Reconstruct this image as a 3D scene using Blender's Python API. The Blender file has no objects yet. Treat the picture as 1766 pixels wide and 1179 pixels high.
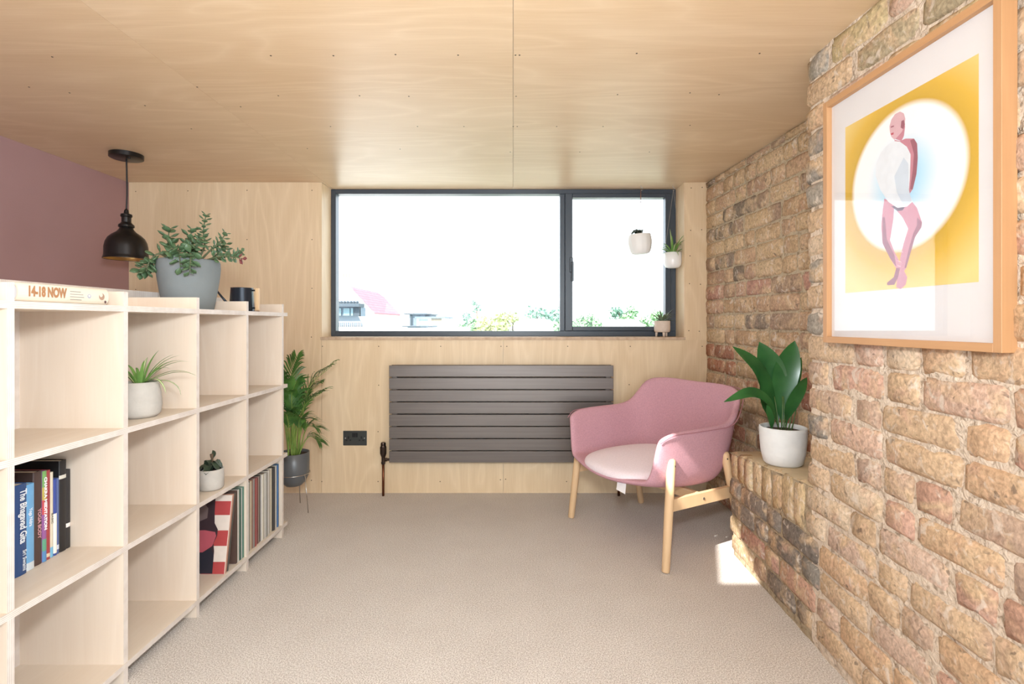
import bpy, bmesh, math, random
from mathutils import Vector, Matrix, noise
R = math.radians
# ------------------------------------------------------------------ camera, world, lights, exposure
scn = bpy.context.scene
C = scn.collection
FPX = 887.0                      # focal length in pixels of the 1766 wide frame
CAMZ = 1.103
cam = bpy.data.objects.new('camera', bpy.data.cameras.new('camera'))
C.objects.link(cam)
cam.data.sensor_width = 36.0
cam.data.lens = 36.0 * FPX / 1766.0
cam.data.shift_x = -2.0 / 1766.0
cam.data.shift_y = -33.5 / 1766.0
cam.data.clip_start = 0.02
cam.data.clip_end = 2000
cam.location = (0, 0, CAMZ)
cam.rotation_euler = (R(90), 0, 0)
scn.camera = cam

world = bpy.data.worlds.new('daylight_sky')
scn.world = world
world.use_nodes = True
bg = world.node_tree.nodes['Background']
bg.inputs[0].default_value = (0.80, 0.91, 1.0, 1)
bg.inputs[1].default_value = 2.35

SUN_DIR = Vector((0.944, 0.90, -1.0)).normalized()      # travel direction of sunlight (from behind and left, high)
sun = bpy.data.objects.new('sun', bpy.data.lights.new('sun', 'SUN'))
C.objects.link(sun)
sun.data.energy = 6.5
sun.data.angle = R(0.7)
sun.data.color = (1.0, 0.96, 0.9)
sun.rotation_euler = SUN_DIR.to_track_quat('-Z', 'Y').to_euler()

flash = bpy.data.objects.new('flash_softbox', bpy.data.lights.new('flash_softbox', 'AREA'))
C.objects.link(flash)
flash.data.shape = 'DISK'
flash.data.size = 0.20
flash.data.energy = 19
flash.data.color = (0.88, 0.95, 1.0)
flash.location = (0.0, 0.05, 1.41)
flash.rotation_euler = Vector((-0.32, 1.0, 0.08)).to_track_quat('-Z', 'Y').to_euler()

scn.view_settings.view_transform = 'Standard'
scn.view_settings.look = 'None'
scn.view_settings.gamma = 1.0
scn.view_settings.use_curve_mapping = False
scn.view_settings.exposure = 0.90

# ------------------------------------------------------------------ helpers
def lin(c):
    def f(v):
        v /= 255.0
        return v / 12.92 if v <= 0.04045 else ((v + 0.055) / 1.055) ** 2.4
    return (f(c[0]), f(c[1]), f(c[2]), 1.0)

def W(px, py, y):
    """photo pixel at depth y -> world point (used while measuring the room)"""
    return Vector(((px - 885) / FPX * y, y, CAMZ - (py - 556) / FPX * y))

def new_mesh(name, verts, faces, smooth=False, fmats=None):
    me = bpy.data.meshes.new(name)
    me.from_pydata([tuple(v) for v in verts], [], faces)
    if smooth:
        me.polygons.foreach_set('use_smooth', [True] * len(me.polygons))
    if fmats:
        me.polygons.foreach_set('material_index', fmats)
    me.update()
    return me

def put(name, me, mat=None, parent=None, loc=None, rot=None, scale=None):
    o = bpy.data.objects.new(name, me)
    C.objects.link(o)
    if mat is not None and me is not None:
        for m in (mat if isinstance(mat, (list, tuple)) else [mat]):
            if me.materials.find(m.name) < 0 or isinstance(mat, (list, tuple)):
                if len(me.materials) < (len(mat) if isinstance(mat, (list, tuple)) else 1):
                    me.materials.append(m)
    if parent: o.parent = parent
    if loc is not None: o.location = loc
    if rot is not None: o.rotation_euler = rot
    if scale is not None: o.scale = scale
    return o

def tag(o, label, cat, group=None, kind=None):
    o['label'] = label
    o['category'] = cat
    if group: o['group'] = group
    if kind: o['kind'] = kind
    return o

def thing(name, label, cat, loc=(0, 0, 0), rz=0, group=None, kind=None):
    o = bpy.data.objects.new(name, None)
    C.objects.link(o)
    o.empty_display_size = 0.05
    o.location = loc
    o.rotation_euler = (0, 0, rz)
    return tag(o, label, cat, group, kind)

class MB:
    """collects geometry for one mesh"""
    def __init__(s): s.v = []; s.f = []; s.m = []
    def add(s, v, f, mi=0):
        n = len(s.v)
        s.v += [Vector(p) for p in v]
        s.f += [tuple(i + n for i in q) for q in f]
        s.m += [mi] * len(f)
        return s
    def box(s, x0, x1, y0, y1, z0, z1, mi=0):
        v = [(x0,y0,z0),(x1,y0,z0),(x1,y1,z0),(x0,y1,z0),(x0,y0,z1),(x1,y0,z1),(x1,y1,z1),(x0,y1,z1)]
        return s.add(v, [(0,3,2,1),(4,5,6,7),(0,1,5,4),(1,2,6,5),(2,3,7,6),(3,0,4,7)], mi)
    def bbox(s, x0, x1, y0, y1, z0, z1, b=0.003, seg=1, mi=0):
        bm = bmesh.new()
        bmesh.ops.create_cube(bm, size=1)
        for v in bm.verts:
            v.co = Vector(((x0+x1)/2 + v.co.x*(x1-x0), (y0+y1)/2 + v.co.y*(y1-y0), (z0+z1)/2 + v.co.z*(z1-z0)))
        bmesh.ops.bevel(bm, geom=bm.edges[:], offset=b, segments=seg, affect='EDGES', profile=0.5)
        s.add([v.co.copy() for v in bm.verts], [[v.index for v in f.verts] for f in bm.faces], mi)
        bm.free()
        return s
    def lathe(s, prof, n=32, c=(0, 0, 0), mi=0, cap0=False, cap1=False):
        v = []; f = []
        for r, z in prof:
            for i in range(n):
                a = 2*math.pi*i/n
                v.append((c[0]+r*math.cos(a), c[1]+r*math.sin(a), c[2]+z))
        for j in range(len(prof)-1):
            for i in range(n):
                k = (i+1) % n
                f.append((j*n+i, j*n+k, (j+1)*n+k, (j+1)*n+i))
        if cap0: f.append(tuple(reversed(range(n))))
        if cap1: f.append(tuple((len(prof)-1)*n+i for i in range(n)))
        return s.add(v, f, mi)
    def tube(s, pts, r, n=8, mi=0, caps=True):
        pts = [Vector(p) for p in pts]
        rr = r if isinstance(r, (list, tuple)) else [r]*len(pts)
        v = []; f = []
        ref = Vector((0, 0, 1))
        t0 = (pts[1]-pts[0]).normalized()
        if abs(t0.dot(ref)) > 0.9: ref = Vector((1, 0, 0))
        for i, p in enumerate(pts):
            t = (pts[min(i+1, len(pts)-1)]-pts[max(i-1, 0)]).normalized()
            a = t.cross(ref).normalized()
            b = t.cross(a).normalized()
            for k in range(n):
                w = 2*math.pi*k/n
                v.append(p + rr[i]*(a*math.cos(w)+b*math.sin(w)))
        for j in range(len(pts)-1):
            for k in range(n):
                q = (k+1) % n
                f.append((j*n+k, (j+1)*n+k, (j+1)*n+q, j*n+q))
        if caps:
            f.append(tuple(range(n)))
            f.append(tuple(reversed([(len(pts)-1)*n+k for k in range(n)])))
        return s.add(v, f, mi)
    def ribbon(s, pts, widths, ref, fold=0.15, mi=0):
        """leaf blade: three vertices across, folded along the midrib; ref = rough face normal"""
        pts = [Vector(p) for p in pts]
        n = len(pts)
        v = []; f = []
        for i, p in enumerate(pts):
            t = (pts[min(i+1, n-1)]-pts[max(i-1, 0)]).normalized()
            rf = ref[i] if isinstance(ref, list) else ref
            sd = t.cross(rf)
            if sd.length < 1e-4: sd = Vector((1, 0, 0))
            sd.normalize()
            nr = sd.cross(t).normalized()
            w = widths[i]/2
            v += [p - sd*w + nr*(fold*w), p, p + sd*w + nr*(fold*w)]
        for i in range(n-1):
            a = i*3
            f += [(a, a+1, a+4, a+3), (a+1, a+2, a+5, a+4)]
        return s.add(v, f, mi)
    def mesh(s, name='m', smooth=False):
        me = new_mesh(name, s.v, s.f, smooth, s.m)
        return me
    def build(s, name, mat, parent=None, smooth=False, loc=None, rot=None):
        return put(name, s.mesh(name, smooth), mat, parent, loc, rot)

def curve_pts(ctrl, n):
    """Catmull-Rom through control points"""
    P = [Vector(c) for c in ctrl]
    P = [P[0]*2-P[1]] + P + [P[-1]*2-P[-2]]
    out = []
    m = len(P)-3
    for i in range(n):
        u = i/(n-1)*m
        k = min(int(u), m-1)
        t = u-k
        a, b, c, d = P[k], P[k+1], P[k+2], P[k+3]
        out.append(0.5*((2*b)+(c-a)*t+(2*a-5*b+4*c-d)*t*t+(3*b-a-3*c+d)*t**3))
    return out

def arc_leaf(p0, az, elev, L, droop, n=8):
    """points of a leaf leaving p0 at azimuth/elevation and drooping along its length"""
    p = Vector(p0); out = [p.copy()]
    e = elev
    for i in range(n-1):
        p = p + Vector((math.cos(az)*math.cos(e), math.sin(az)*math.cos(e), math.sin(e)))*(L/(n-1))
        out.append(p.copy())
        e -= droop/(n-1)*(0.4+1.2*i/(n-1))
    return out

def smooth_by_angle(o, ang=35):
    me = o.data
    me.polygons.foreach_set('use_smooth', [True]*len(me.polygons))
    bm = bmesh.new(); bm.from_mesh(me)
    for e in bm.edges:
        if len(e.link_faces) == 2 and e.calc_face_angle(0) > R(ang): e.smooth = False
    bm.to_mesh(me); bm.free()

# ------------------------------------------------------------------ materials
MATS = {}
def nodes_of(name):
    m = bpy.data.materials.new(name)
    m.use_nodes = True
    nt = m.node_tree
    return m, nt, nt.nodes['Principled BSDF']

def mat(name, rgb, rough=0.5, metal=0.0, bump=0.0, bscale=200.0, var=0.0, vscale=8.0, spec=0.5, coat=0, trans=0, stretch=(1,1,1)):
    m, nt, b = nodes_of(name)
    N = nt.nodes; Lk = nt.links
    col = lin(rgb)
    b.inputs['Base Color'].default_value = col
    b.inputs['Roughness'].default_value = rough
    b.inputs['Metallic'].default_value = metal
    b.inputs['Specular IOR Level'].default_value = spec
    b.inputs['Coat Weight'].default_value = coat
    tc = N.new('ShaderNodeTexCoord')
    mp = N.new('ShaderNodeMapping'); mp.inputs['Scale'].default_value = stretch
    Lk.new(tc.outputs['Object'], mp.inputs[0])
    nz = N.new('ShaderNodeTexNoise'); nz.inputs['Scale'].default_value = vscale; nz.inputs['Detail'].default_value = 5
    Lk.new(mp.outputs[0], nz.inputs['Vector'])
    cr = N.new('ShaderNodeValToRGB')
    v = max(var, 0.02)
    cr.color_ramp.elements[0].color = (col[0]*(1-v), col[1]*(1-v), col[2]*(1-v), 1)
    cr.color_ramp.elements[1].color = (min(1, col[0]*(1+v)), min(1, col[1]*(1+v)), min(1, col[2]*(1+v)), 1)
    cr.color_ramp.elements[0].position = 0.3; cr.color_ramp.elements[1].position = 0.7
    Lk.new(nz.outputs['Fac'], cr.inputs[0])
    Lk.new(cr.outputs[0], b.inputs['Base Color'])
    if bump:
        n2 = N.new('ShaderNodeTexNoise'); n2.inputs['Scale'].default_value = bscale; n2.inputs['Detail'].default_value = 4
        Lk.new(mp.outputs[0], n2.inputs['Vector'])
        bp = N.new('ShaderNodeBump'); bp.inputs['Strength'].default_value = bump; bp.inputs['Distance'].default_value = 0.002
        Lk.new(n2.outputs['Fac'], bp.inputs['Height'])
        Lk.new(bp.outputs[0], b.inputs['Normal'])
    MATS[name] = m
    return m

def ply(name, a, b_, axis, contrast=1.0, rough=0.45):
    """birch plywood: long soft cathedral grain running along the axis, with fine fibres"""
    m, nt, b = nodes_of(name)
    N = nt.nodes; Lk = nt.links
    tc = N.new('ShaderNodeTexCoord'); oi = N.new('ShaderNodeObjectInfo')
    off = N.new('ShaderNodeVectorMath'); off.operation = 'MULTIPLY_ADD'
    cmb = N.new('ShaderNodeCombineXYZ')
    for k in range(3): Lk.new(oi.outputs['Random'], cmb.inputs[k])
    off.inputs[1].default_value = (37, 23, 51)
    Lk.new(cmb.outputs[0], off.inputs[0]); Lk.new(tc.outputs['Object'], off.inputs[2])
    mp = N.new('ShaderNodeMapping')
    sc = [5.0, 5.0, 5.0]; sc['xyz'.index(axis)] = 0.9
    mp.inputs['Scale'].default_value = sc
    Lk.new(off.outputs[0], mp.inputs[0])
    n1 = N.new('ShaderNodeTexNoise'); n1.inputs['Scale'].default_value = 0.8; n1.inputs['Detail'].default_value = 2; n1.inputs['Distortion'].default_value = 0.6
    Lk.new(mp.outputs[0], n1.inputs['Vector'])
    mul = N.new('ShaderNodeMath'); mul.operation = 'MULTIPLY'; mul.inputs[1].default_value = 16.0
    Lk.new(n1.outputs['Fac'], mul.inputs[0])
    fr = N.new('ShaderNodeMath'); fr.operation = 'PINGPONG'; fr.inputs[1].default_value = 1.0
    Lk.new(mul.outputs[0], fr.inputs[0])
    pw = N.new('ShaderNodeMath'); pw.operation = 'POWER'; pw.inputs[1].default_value = 2.2
    Lk.new(fr.outputs[0], pw.inputs[0])
    mp2 = N.new('ShaderNodeMapping')
    sc = [160.0]*3; sc['xyz'.index(axis)] = 7.0
    mp2.inputs['Scale'].default_value = sc
    Lk.new(off.outputs[0], mp2.inputs[0])
    n2 = N.new('ShaderNodeTexNoise'); n2.inputs['Scale'].default_value = 1.0; n2.inputs['Detail'].default_value = 3
    Lk.new(mp2.outputs[0], n2.inputs['Vector'])
    n3 = N.new('ShaderNodeTexNoise'); n3.inputs['Scale'].default_value = 0.5; n3.inputs['Detail'].default_value = 2
    Lk.new(mp.outputs[0], n3.inputs['Vector'])
    a1 = N.new('ShaderNodeMath'); a1.operation = 'MULTIPLY_ADD'; a1.inputs[1].default_value = 0.16*contrast
    Lk.new(pw.outputs[0], a1.inputs[0])
    a2 = N.new('ShaderNodeMath'); a2.operation = 'MULTIPLY_ADD'; a2.inputs[1].default_value = 0.30*contrast
    Lk.new(n2.outputs['Fac'], a2.inputs[0]); 
    a3 = N.new('ShaderNodeMath'); a3.operation = 'MULTIPLY'; a3.inputs[1].default_value = 0.6
    Lk.new(n3.outputs['Fac'], a3.inputs[0])
    Lk.new(a3.outputs[0], a2.inputs[2]); Lk.new(a2.outputs[0], a1.inputs[2])
    cr = N.new('ShaderNodeValToRGB')
    cr.color_ramp.elements[0].position = 0.25; cr.color_ramp.elements[1].position = 0.95
    cr.color_ramp.elements[0].color = lin(b_); cr.color_ramp.elements[1].color = lin(a)
    Lk.new(a1.outputs[0], cr.inputs[0])
    Lk.new(cr.outputs[0], b.inputs['Base Color'])
    b.inputs['Roughness'].default_value = rough
    b.inputs['Specular IOR Level'].default_value = 0.35
    bp = N.new('ShaderNodeBump'); bp.inputs['Strength'].default_value = 0.06; bp.inputs['Distance'].default_value = 0.001
    Lk.new(n2.outputs['Fac'], bp.inputs['Height']); Lk.new(bp.outputs[0], b.inputs['Normal'])
    MATS[name] = m
    return m

def ply_edge(name, axis, light, dark):
    """laminated plywood edge: thin darker glue lines across the thickness axis"""
    m, nt, b = nodes_of(name)
    N = nt.nodes; Lk = nt.links
    tc = N.new('ShaderNodeTexCoord')
    sp = N.new('ShaderNodeSeparateXYZ'); Lk.new(tc.outputs['Object'], sp.inputs[0])
    mu = N.new('ShaderNodeMath'); mu.operation = 'MULTIPLY'; mu.inputs[1].default_value = 2*math.pi/0.0045
    Lk.new(sp.outputs['xyz'.index(axis)], mu.inputs[0])
    sn = N.new('ShaderNodeMath'); sn.operation = 'SINE'; Lk.new(mu.outputs[0], sn.inputs[0])
    nz = N.new('ShaderNodeTexNoise'); nz.inputs['Scale'].default_value = 30
    Lk.new(tc.outputs['Object'], nz.inputs['Vector'])
    ad = N.new('ShaderNodeMath'); ad.operation = 'MULTIPLY_ADD'; ad.inputs[1].default_value = 0.35
    Lk.new(sn.outputs[0], ad.inputs[0]); Lk.new(nz.outputs['Fac'], ad.inputs[2])
    cr = N.new('ShaderNodeValToRGB')
    cr.color_ramp.elements[0].position = 0.15; cr.color_ramp.elements[1].position = 0.6
    cr.color_ramp.elements[0].color = lin(dark); cr.color_ramp.elements[1].color = lin(light)
    Lk.new(ad.outputs[0], cr.inputs[0]); Lk.new(cr.outputs[0], b.inputs['Base Color'])
    b.inputs['Roughness'].default_value = 0.6
    MATS[name] = m
    return m

def brick_mat(name):
    m, nt, b = nodes_of(name)
    N = nt.nodes; Lk = nt.links
    tc = N.new('ShaderNodeTexCoord'); oi = N.new('ShaderNodeObjectInfo')
    cmb = N.new('ShaderNodeCombineXYZ')
    for k in range(3): Lk.new(oi.outputs['Random'], cmb.inputs[k])
    off = N.new('ShaderNodeVectorMath'); off.operation = 'MULTIPLY_ADD'; off.inputs[1].default_value = (31, 57, 43)
    Lk.new(cmb.outputs[0], off.inputs[0]); Lk.new(tc.outputs['Object'], off.inputs[2])
    def nz(scale, det=4, dist=0.0):
        n = N.new('ShaderNodeTexNoise'); n.inputs['Scale'].default_value = scale; n.inputs['Detail'].default_value = det; n.inputs['Distortion'].default_value = dist
        Lk.new(off.outputs[0], n.inputs['Vector']); return n
    def ramp(src, p0, c0, p1, c1):
        r = N.new('ShaderNodeValToRGB')
        r.color_ramp.elements[0].position = p0; r.color_ramp.elements[1].position = p1
        r.color_ramp.elements[0].color = c0; r.color_ramp.elements[1].color = c1
        Lk.new(src.outputs['Fac'], r.inputs[0]); return r
    def mix(fac, a, bcol, mode='MIX'):
        x = N.new('ShaderNodeMix'); x.data_type = 'RGBA'; x.blend_type = mode
        if isinstance(fac, float): x.inputs[0].default_value = fac
        else: Lk.new(fac, x.inputs[0])
        for s, i in ((a, 6), (bcol, 7)):
            if isinstance(s, tuple): x.inputs[i].default_value = s
            else: Lk.new(s, x.inputs[i])
        return x.outputs[2]
    W1 = (1, 1, 1, 1); B0 = (0, 0, 0, 1)
    big = ramp(nz(11, 4, 0.6), 0.46, B0, 0.66, W1)
    c = mix(big.outputs[0], oi.outputs['Color'], lin((206, 178, 146)))
    red = ramp(nz(14, 3, 0.3), 0.58, B0, 0.74, (0.6, 0.6, 0.6, 1))
    c = mix(red.outputs[0], c, lin((194, 158, 138)))
    fine = ramp(nz(90, 8, 0.6), 0.32, (0.70, 0.69, 0.67, 1), 0.66, (1.20, 1.19, 1.17, 1))
    c = mix(1.0, c, fine.outputs[0], 'MULTIPLY')
    dark = ramp(nz(34, 7, 0.8), 0.64, B0, 0.69, (0.6, 0.6, 0.6, 1))
    c = mix(dark.outputs[0], c, lin((92, 82, 74)))
    lime = ramp(nz(22, 8, 1.4), 0.57, B0, 0.68, (0.7, 0.7, 0.7, 1))
    c = mix(lime.outputs[0], c, lin((220, 206, 190)))
    Lk.new(c, b.inputs['Base Color'])
    b.inputs['Roughness'].default_value = 0.9
    b.inputs['Specular IOR Level'].default_value = 0.15
    bn = nz(85, 6, 0.5); bn2 = nz(26, 4, 0.6)
    ad = N.new('ShaderNodeMath'); ad.operation = 'MULTIPLY_ADD'; ad.inputs[1].default_value = 1.6
    Lk.new(bn2.outputs['Fac'], ad.inputs[0]); Lk.new(bn.outputs['Fac'], ad.inputs[2])
    bp = N.new('ShaderNodeBump'); bp.inputs['Strength'].default_value = 0.6; bp.inputs['Distance'].default_value = 0.0045
    Lk.new(ad.outputs[0], bp.inputs['Height']); Lk.new(bp.outputs[0], b.inputs['Normal'])
    MATS[name] = m
    return m

def mortar_mat(name, rgb):
    m, nt, b = nodes_of(name)
    N = nt.nodes; Lk = nt.links
    tc = N.new('ShaderNodeTexCoord')
    def nz(sc, det, dist=0.0):
        n = N.new('ShaderNodeTexNoise'); n.inputs['Scale'].default_value = sc; n.inputs['Detail'].default_value = det; n.inputs['Distortion'].default_value = dist
        Lk.new(tc.outputs['Object'], n.inputs['Vector']); return n
    c = lin(rgb)
    r1 = N.new('ShaderNodeValToRGB')
    e = r1.color_ramp.elements
    e[0].position = 0.34; e[0].color = (c[0]*0.62, c[1]*0.58, c[2]*0.54, 1)
    e[1].position = 0.62; e[1].color = (min(1, c[0]*1.12), min(1, c[1]*1.12), min(1, c[2]*1.12), 1)
    q = e.new(0.44); q.color = c
    Lk.new(nz(48, 7, 0.8).outputs['Fac'], r1.inputs[0])
    Lk.new(r1.outputs[0], b.inputs['Base Color'])
    b.inputs['Roughness'].default_value = 0.95; b.inputs['Specular IOR Level'].default_value = 0.1
    bp = N.new('ShaderNodeBump'); bp.inputs['Strength'].default_value = 1.0; bp.inputs['Distance'].default_value = 0.012
    Lk.new(nz(55, 8, 1.0).outputs['Fac'], bp.inputs['Height']); Lk.new(bp.outputs[0], b.inputs['Normal'])
    MATS[name] = m
    return m

def carpet_mat():
    m, nt, b = nodes_of('carpet')
    N = nt.nodes; Lk = nt.links
    tc = N.new('ShaderNodeTexCoord')
    vo = N.new('ShaderNodeTexVoronoi'); vo.inputs['Scale'].default_value = 380
    Lk.new(tc.outputs['Object'], vo.inputs['Vector'])
    nz = N.new('ShaderNodeTexNoise'); nz.inputs['Scale'].default_value = 230; nz.inputs['Detail'].default_value = 6
    Lk.new(tc.outputs['Object'], nz.inputs['Vector'])
    n2 = N.new('ShaderNodeTexNoise'); n2.inputs['Scale'].default_value = 5; n2.inputs['Detail'].default_value = 4
    Lk.new(tc.outputs['Object'], n2.inputs['Vector'])
    cr = N.new('ShaderNodeValToRGB')
    cr.color_ramp.elements[0].position = 0.36; cr.color_ramp.elements[1].position = 0.64
    cr.color_ramp.elements[0].color = lin((186, 173, 162)); cr.color_ramp.elements[1].color = lin((246, 239, 232))
    ad = N.new('ShaderNodeMath'); ad.operation = 'MULTIPLY_ADD'; ad.inputs[1].default_value = 0.08
    Lk.new(n2.outputs['Fac'], ad.inputs[0])
    sb = N.new('ShaderNodeMath'); sb.operation = 'SUBTRACT'; sb.inputs[1].default_value = 0.04
    Lk.new(nz.outputs['Fac'], sb.inputs[0]); Lk.new(sb.outputs[0], ad.inputs[2])
    Lk.new(ad.outputs[0], cr.inputs[0]); Lk.new(cr.outputs[0], b.inputs['Base Color'])
    b.inputs['Roughness'].default_value = 1.0; b.inputs['Specular IOR Level'].default_value = 0.05
    b.inputs['Sheen Weight'].default_value = 0.2
    s2 = N.new('ShaderNodeMath'); s2.operation = 'SUBTRACT'
    Lk.new(nz.outputs['Fac'], s2.inputs[0]); Lk.new(vo.outputs['Distance'], s2.inputs[1])
    bp = N.new('ShaderNodeBump'); bp.inputs['Strength'].default_value = 0.7; bp.inputs['Distance'].default_value = 0.004
    Lk.new(s2.outputs[0], bp.inputs['Height']); Lk.new(bp.outputs[0], b.inputs['Normal'])
    return m

def glass_mat(name, refl=1.0, tint=(1, 1, 1, 1)):
    m = bpy.data.materials.new(name); m.use_nodes = True
    nt = m.node_tree; N = nt.nodes; Lk = nt.links
    for n in list(N): N.remove(n)
    out = N.new('ShaderNodeOutputMaterial')
    tr = N.new('ShaderNodeBsdfTransparent'); tr.inputs[0].default_value = tint
    gl = N.new('ShaderNodeBsdfGlossy'); gl.inputs['Roughness'].default_value = 0.0
    fr = N.new('ShaderNodeFresnel'); fr.inputs['IOR'].default_value = 1.45
    mu = N.new('ShaderNodeMath'); mu.operation = 'MULTIPLY'; mu.inputs[1].default_value = refl
    Lk.new(fr.outputs[0], mu.inputs[0])
    mx = N.new('ShaderNodeMixShader')
    Lk.new(mu.outputs[0], mx.inputs[0]); Lk.new(tr.outputs[0], mx.inputs[1]); Lk.new(gl.outputs[0], mx.inputs[2])
    Lk.new(mx.outputs[0], out.inputs[0])
    return m

def leaf_mat(name, a, b_, rough=0.4, scale=20, stripe=None, trans=0.15):
    m, nt, b = nodes_of(name)
    N = nt.nodes; Lk = nt.links
    tc = N.new('ShaderNodeTexCoord')
    nz = N.new('ShaderNodeTexNoise'); nz.inputs['Scale'].default_value = scale; nz.inputs['Detail'].default_value = 3
    Lk.new(tc.outputs['Object'], nz.inputs['Vector'])
    cr = N.new('ShaderNodeValToRGB')
    cr.color_ramp.elements[0].position = 0.32; cr.color_ramp.elements[1].position = 0.68
    cr.color_ramp.elements[0].color = lin(a); cr.color_ramp.elements[1].color = lin(b_)
    Lk.new(nz.outputs['Fac'], cr.inputs[0]); Lk.new(cr.outputs[0], b.inputs['Base Color'])
    b.inputs['Roughness'].default_value = rough
    MATS[name] = m
    return m

M_CEIL = ply('ceiling_plywood', (236, 211, 179), (211, 180, 142), 'x', 1.2, 0.36)
M_WALLPLY = ply('wall_plywood', (238, 215, 182), (212, 184, 146), 'z', 1.25)
M_SHELFX = ply('shelf_plywood_vertical', (236, 222, 206), (220, 200, 180), 'z', 0.8)
M_SHELFY = ply('shelf_plywood_flat', (236, 224, 210), (220, 204, 186), 'y', 0.8)
M_EDGE_Z = ply_edge('plywood_edge_flat', 'z', (230, 220, 212), (200, 186, 174))
M_EDGE_Y = ply_edge('plywood_edge_upright', 'y', (230, 220, 212), (204, 190, 180))
M_SILL = ply_edge('sill_edge', 'z', (214, 188, 160), (150, 118, 92))
M_BRICK = brick_mat('stock_brick')
M_MORTAR = mortar_mat('lime_mortar', (216, 198, 178))
M_MORTAR2 = mortar_mat('grey_mortar', (176, 158, 132))
M_CARPET = carpet_mat()
M_MAUVE = mat('mauve_paint', (174, 138, 138), 0.75, bump=0.15, bscale=300, var=0.03, vscale=3)
M_PLAIN = mat('off_white_paint', (222, 214, 204), 0.8, var=0.03)
M_ALU = mat('anthracite_aluminium', (58, 66, 76), 0.35, 0.0, var=0.04)
M_GLASS = glass_mat('window_glass', 0.6)
M_PGLASS = glass_mat('picture_glass', 0.10)
M_RAD = mat('brushed_raw_steel', (112, 104, 99), 0.38, 0.6, bump=0.12, bscale=60, var=0.10, vscale=3, stretch=(0.6, 1, 30))
M_COPPER = mat('aged_copper', (120, 74, 52), 0.35, 0.9, var=0.1)
M_BRONZE = mat('black_nickel', (78, 66, 60), 0.28, 0.9, var=0.06)
M_BLACKMETAL = mat('dark_bronze_metal', (46, 43, 42), 0.33, 0.7, var=0.08, vscale=12)
M_BRASS = mat('brass_lining', (190, 150, 90), 0.35, 0.8, var=0.05)
M_BLACK = mat('black_plastic', (26, 26, 28), 0.45, var=0.05)
M_SOCKET = mat('slate_grey_steel', (74, 76, 74), 0.4, 0.6, var=0.05)
M_STEEL = mat('steel_screw', (176, 174, 170), 0.3, 0.9)
M_SCREW = mat('dark_screw', (70, 60, 50), 0.5, 0.5)
M_PINK = mat('pink_wool_fabric', (198, 152, 162), 0.95, bump=0.5, bscale=420, var=0.10, vscale=160, spec=0.15)
M_PINKSEAM = mat('pink_seam', (176, 124, 134), 0.95, var=0.05, spec=0.1)
M_CUSHION = mat('pale_pink_fabric', (242, 228, 234), 0.95, bump=0.4, bscale=420, var=0.05, vscale=160, spec=0.1)
M_BEECH = ply('beech_wood', (234, 202, 162), (216, 180, 138), 'z', 0.7, 0.5)
M_OAK = ply('oak_frame', (206, 162, 118), (186, 140, 98), 'z', 1.0, 0.5)
M_OAKH = ply('oak_frame_rail', (206, 162, 118), (186, 140, 98), 'y', 1.0, 0.5)
M_WHITE = mat('white_paper', (226, 224, 226), 0.8, var=0.02)
M_CREAM = mat('cream_paper', (226, 214, 192), 0.85, var=0.04)
M_CONCRETE = mat('grey_concrete_pot', (124, 130, 131), 0.8, bump=0.15, var=0.06, vscale=9)
M_CONCRETE2 = mat('pale_cement_pot', (188, 182, 174), 0.85, bump=0.3, bscale=120, var=0.08, vscale=24)
M_WHITEPOT = mat('white_cement_pot', (226, 226, 224), 0.75, bump=0.25, bscale=90, var=0.05, vscale=22)
M_CERAMIC = mat('white_glazed_ceramic', (246, 244, 242), 0.25, var=0.02)
M_BEIGEPOT = mat('beige_stoneware', (214, 196, 180), 0.7, var=0.05, vscale=60)
M_DKPOT = mat('dark_grey_glazed_pot', (96, 98, 100), 0.35, var=0.05)
M_SOIL = mat('potting_soil', (66, 50, 40), 1.0, bump=1.0, bscale=90, var=0.3, vscale=70)
M_GREEN_DK = leaf_mat('dark_green_leaf', (32, 76, 38), (56, 108, 54), 0.26, 7)
M_GREEN_PALM = leaf_mat('palm_leaf', (44, 84, 34), (84, 128, 54), 0.45)
M_GREEN_STEM = leaf_mat('palm_stem', (110, 142, 60), (148, 168, 84), 0.5)
M_GREEN_SP = leaf_mat('spider_leaf', (92, 136, 62), (128, 166, 88), 0.45)
M_CREAMSTRIPE = mat('leaf_cream_margin', (214, 220, 176), 0.5)
M_JADE = leaf_mat('jade_leaf', (58, 84, 58), (98, 126, 88), 0.4, 30)
M_JADESTEM = mat('jade_stem', (96, 104, 74), 0.7, var=0.1)
M_JADETIP = mat('jade_red_tip', (122, 62, 62), 0.5)
M_DARKLEAF = leaf_mat('dark_small_leaf', (34, 44, 36), (72, 86, 66), 0.4)
M_GREYLEAF = leaf_mat('grey_green_leaf', (92, 108, 82), (146, 160, 128), 0.5)
M_ROPE = mat('grey_cord', (170, 160, 148), 0.9)
M_BROWNCORD = mat('brown_leather_cord', (128, 86, 60), 0.8)

# ------------------------------------------------------------------ room dimensions
YB = 3.33            # plywood back wall
YW = 3.50            # window plane
ZC = 2.01            # ceiling
XL = -2.489          # mauve wall
YR = -2.2            # open end of the room behind the photographer

# ---------------- floor
fl = MB().box(XL - 0.1, 1.6, YR, YB + 0.12, -0.05, 0.0).build('floor', M_CARPET)
tag(fl, 'beige wool loop carpet covering the whole floor', 'floor', kind='structure')
# ---------------- left wall
o = MB().box(XL - 0.1, XL, YR, YB + 0.02, 0.0, ZC + 0.04).build('wall_left', M_MAUVE)
tag(o, 'mauve painted wall behind the low shelving unit', 'wall', kind='structure')

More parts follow.
